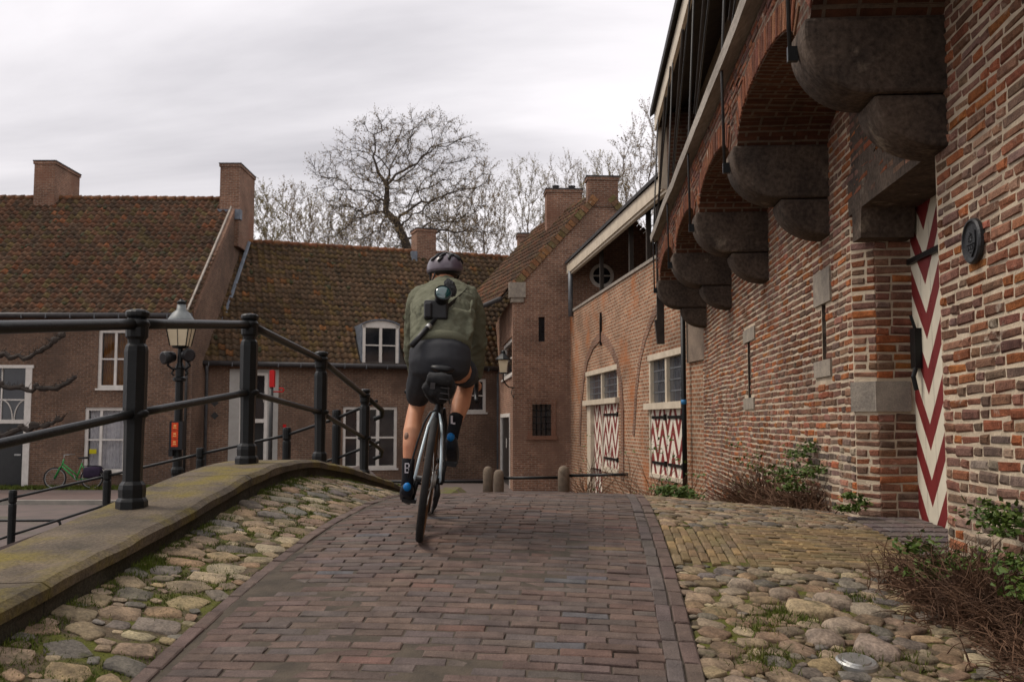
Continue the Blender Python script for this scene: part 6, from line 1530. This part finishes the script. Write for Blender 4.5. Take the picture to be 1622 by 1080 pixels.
# camera slung across the back
cm = thing('camera', 'black camera with a large teal-coated lens and furry microphone slung on the cyclist back', 'camera', A_(694, 497, 5.6))
ax_ = (A_(703, 463, 5.56) - A_(692, 496, 5.62)).normalized(); ax_ = (ax_ + Vector((0, -1.3, 0))).normalized(); sx = ax_.cross(Z_).normalized(); sy = sx.cross(ax_); c0 = A_(702, 463, 5.47)
k = MB(); k.loft([(c0-ax_*.15, sx*.034, sy*.034), (c0-ax_*.10, sx*.036, sy*.036), (c0-ax_*.095, sx*.041, sy*.041), (c0-ax_*.02, sx*.042, sy*.042), (c0-ax_*.018, sx*.050, sy*.050), (c0, sx*.050, sy*.050), (c0-ax_*.001, sx*.046, sy*.046), (c0-ax_*.008, sx*.045, sy*.045)], 24); k.build('lens_barrel', 'black_plastic', cm, smooth=False)
k = MB(); k.loft([(c0-ax_*.006, sx*.0455, sy*.0455), (c0-ax_*.001, sx*.042, sy*.042), (c0+ax_*.003, sx*.02, sy*.02)], 24); k.build('lens_glass', 'lens_glass', cm, smooth=True)
cb_ = A_(692, 489, 5.54)
k = MB(); T = lambda x, y, z: cb_ + X_*x + Vector((0, 1, 0))*y + Z_*z
k.box(T, -.075, .065, -.02, .07, -.065, .05); k.box(T, -.07, -.025, -.045, .06, -.06, .035); ob = k.build('camera_body', 'black_plastic', cm); bv = ob.modifiers.new('b', 'BEVEL'); bv.width = .012; bv.segments = 2
k = MB(); k.ell(A_(713, 456, 5.55), Vector((.034, 0, .012)), Vector((0, .035, 0)), Vector((-.02, 0, .052)), 14, 10); o = k.build('microphone', 'fur_grey', cm, smooth=True); o.modifiers.new('s', 'SUBSURF').render_levels = 2; disp(o, .02, .012)
g0, g1 = A_(689, 506, 5.50), A_(652, 548, 5.40)
k = MB(); k.tube([g0, g0+(g1-g0)*.3, g0+(g1-g0)*.31, g1], [.013, .013, .016, .017], 10); k.tube([g0 + X_*.012 + Z_*.006, g1 + X_*.014 + Z_*.01], .006, 6); k.build('grip_handle', 'black_plastic', cm, smooth=True)
k = MB(); gm = g0+(g1-g0)*.27; k.tube([gm - (g1-g0)*.06, gm + (g1-g0)*.06], .0175, 10); k.build('grip_ring', 'silver', cm, smooth=True)
k = MB(); pts = [A_(700, 492, 5.56), A_(716, 480, 5.63), A_(731, 468, 5.76), A_(740, 459, 5.88)]
for a, b in zip(pts, pts[1:]): s_ = Z_*.014; k.poly([a-s_, b-s_, b+s_, a+s_]); k.poly([a-s_+Vector((0, .006, 0)), b-s_+Vector((0, .006, 0)), b+s_+Vector((0, .006, 0)), a+s_+Vector((0, .006, 0))])
k.build('strap', 'black_plastic', cm)

# ------------------------------------------------------------------ parked green bicycle with panniers
gb = at(137, 772, 30.6); gb.z = 0
fd2 = Vector((-1, -.12, 0)).normalized(); rg = fd2.cross(Z_).normalized()
TG = lambda x, y, z: Vector((gb.x, gb.y, 0)) + rg*x + fd2*(y-.15) + Z_*z
gk = thing('bicycle', 'green city bicycle with dark panniers leaning at the brick house front', 'bicycle', (gb.x, gb.y, 0))
wheel(gk, TG, 0, R_=.34, wallm=1, fine=False); wheel(gk, TG, 1.08, R_=.34, wallm=1, fine=False)
m = MB(); m.tube([TG(0, .46, .30), TG(0, .30, .80)], .022, 8); m.tube([TG(0, .46, .30), TG(0, .88, .70)], .026, 8); m.tube([TG(0, .42, .42), TG(0, .86, .78)], .02, 8); m.tube([TG(0, .90, .66), TG(0, .84, .92)], .024, 8)
for s_ in (-1, 1): m.tube([TG(s_*.06, 0, .34), TG(s_*.03, .46, .30)], .013, 6); m.tube([TG(s_*.06, 0, .34), TG(s_*.02, .32, .75)], .012, 6); m.tube([TG(s_*.06, 1.08, .34), TG(s_*.05, .93, .68), TG(0, .9, .7)], .018, 6)
m.build('frame', 'bike_green', gk, smooth=True)
m = MB(); m.tube([TG(0, .30, .80), TG(0, .27, .93)], .013, 6); m.build('seatpost', 'silver', gk)
m = MB(); m.loft([(TG(0, .12, .95), rg*.09, Z_*.03), (TG(0, .2, .96), rg*.1, Z_*.035), (TG(0, .32, .955), rg*.04, Z_*.028), (TG(0, .42, .95), rg*.02, Z_*.02)], 10); m.build('saddle', 'black_plastic', gk, smooth=True)
m = MB(); m.tube([TG(0, .84, .92), TG(0, .83, 1.04)], .013, 6); m.tube([TG(-.28, .60, 1.05), TG(-.25, .75, 1.06), TG(0, .85, 1.04), TG(.25, .75, 1.06), TG(.28, .60, 1.05)], .013, 6); m.build('handlebar', 'silver', gk, smooth=True)
for s_ in (-1, 1):
    m = MB(); m.loft([(TG(s_*.14, -.28, .52), fd2*.01, Z_*.02), (TG(s_*.14, -.24, .52), rg*.06, Z_*.17), (TG(s_*.14, .0, .52), rg*.08, Z_*.19), (TG(s_*.14, .2, .52), rg*.06, Z_*.17), (TG(s_*.14, .23, .52), rg*.01, Z_*.05)], 10); m.build('pannier', 'purple_fabric', gk, smooth=True)
m = MB(); m.tube([TG(0, -.34, .60), TG(0, -.25, .70), TG(0, -.1, .715), TG(0, .3, .71)], .014, 6); m.tube([TG(0, .0, .34), TG(0, -.2, .70)], .01, 5); m.build('rack', 'black_plastic', gk)
m = MB(); m.tube([TG(.08, .46, .30), TG(.08, .40, .14)], .012, 6); m.tube([TG(-.08, .46, .30), TG(-.08, .52, .46)], .012, 6); m.build('crank', 'silver', gk)
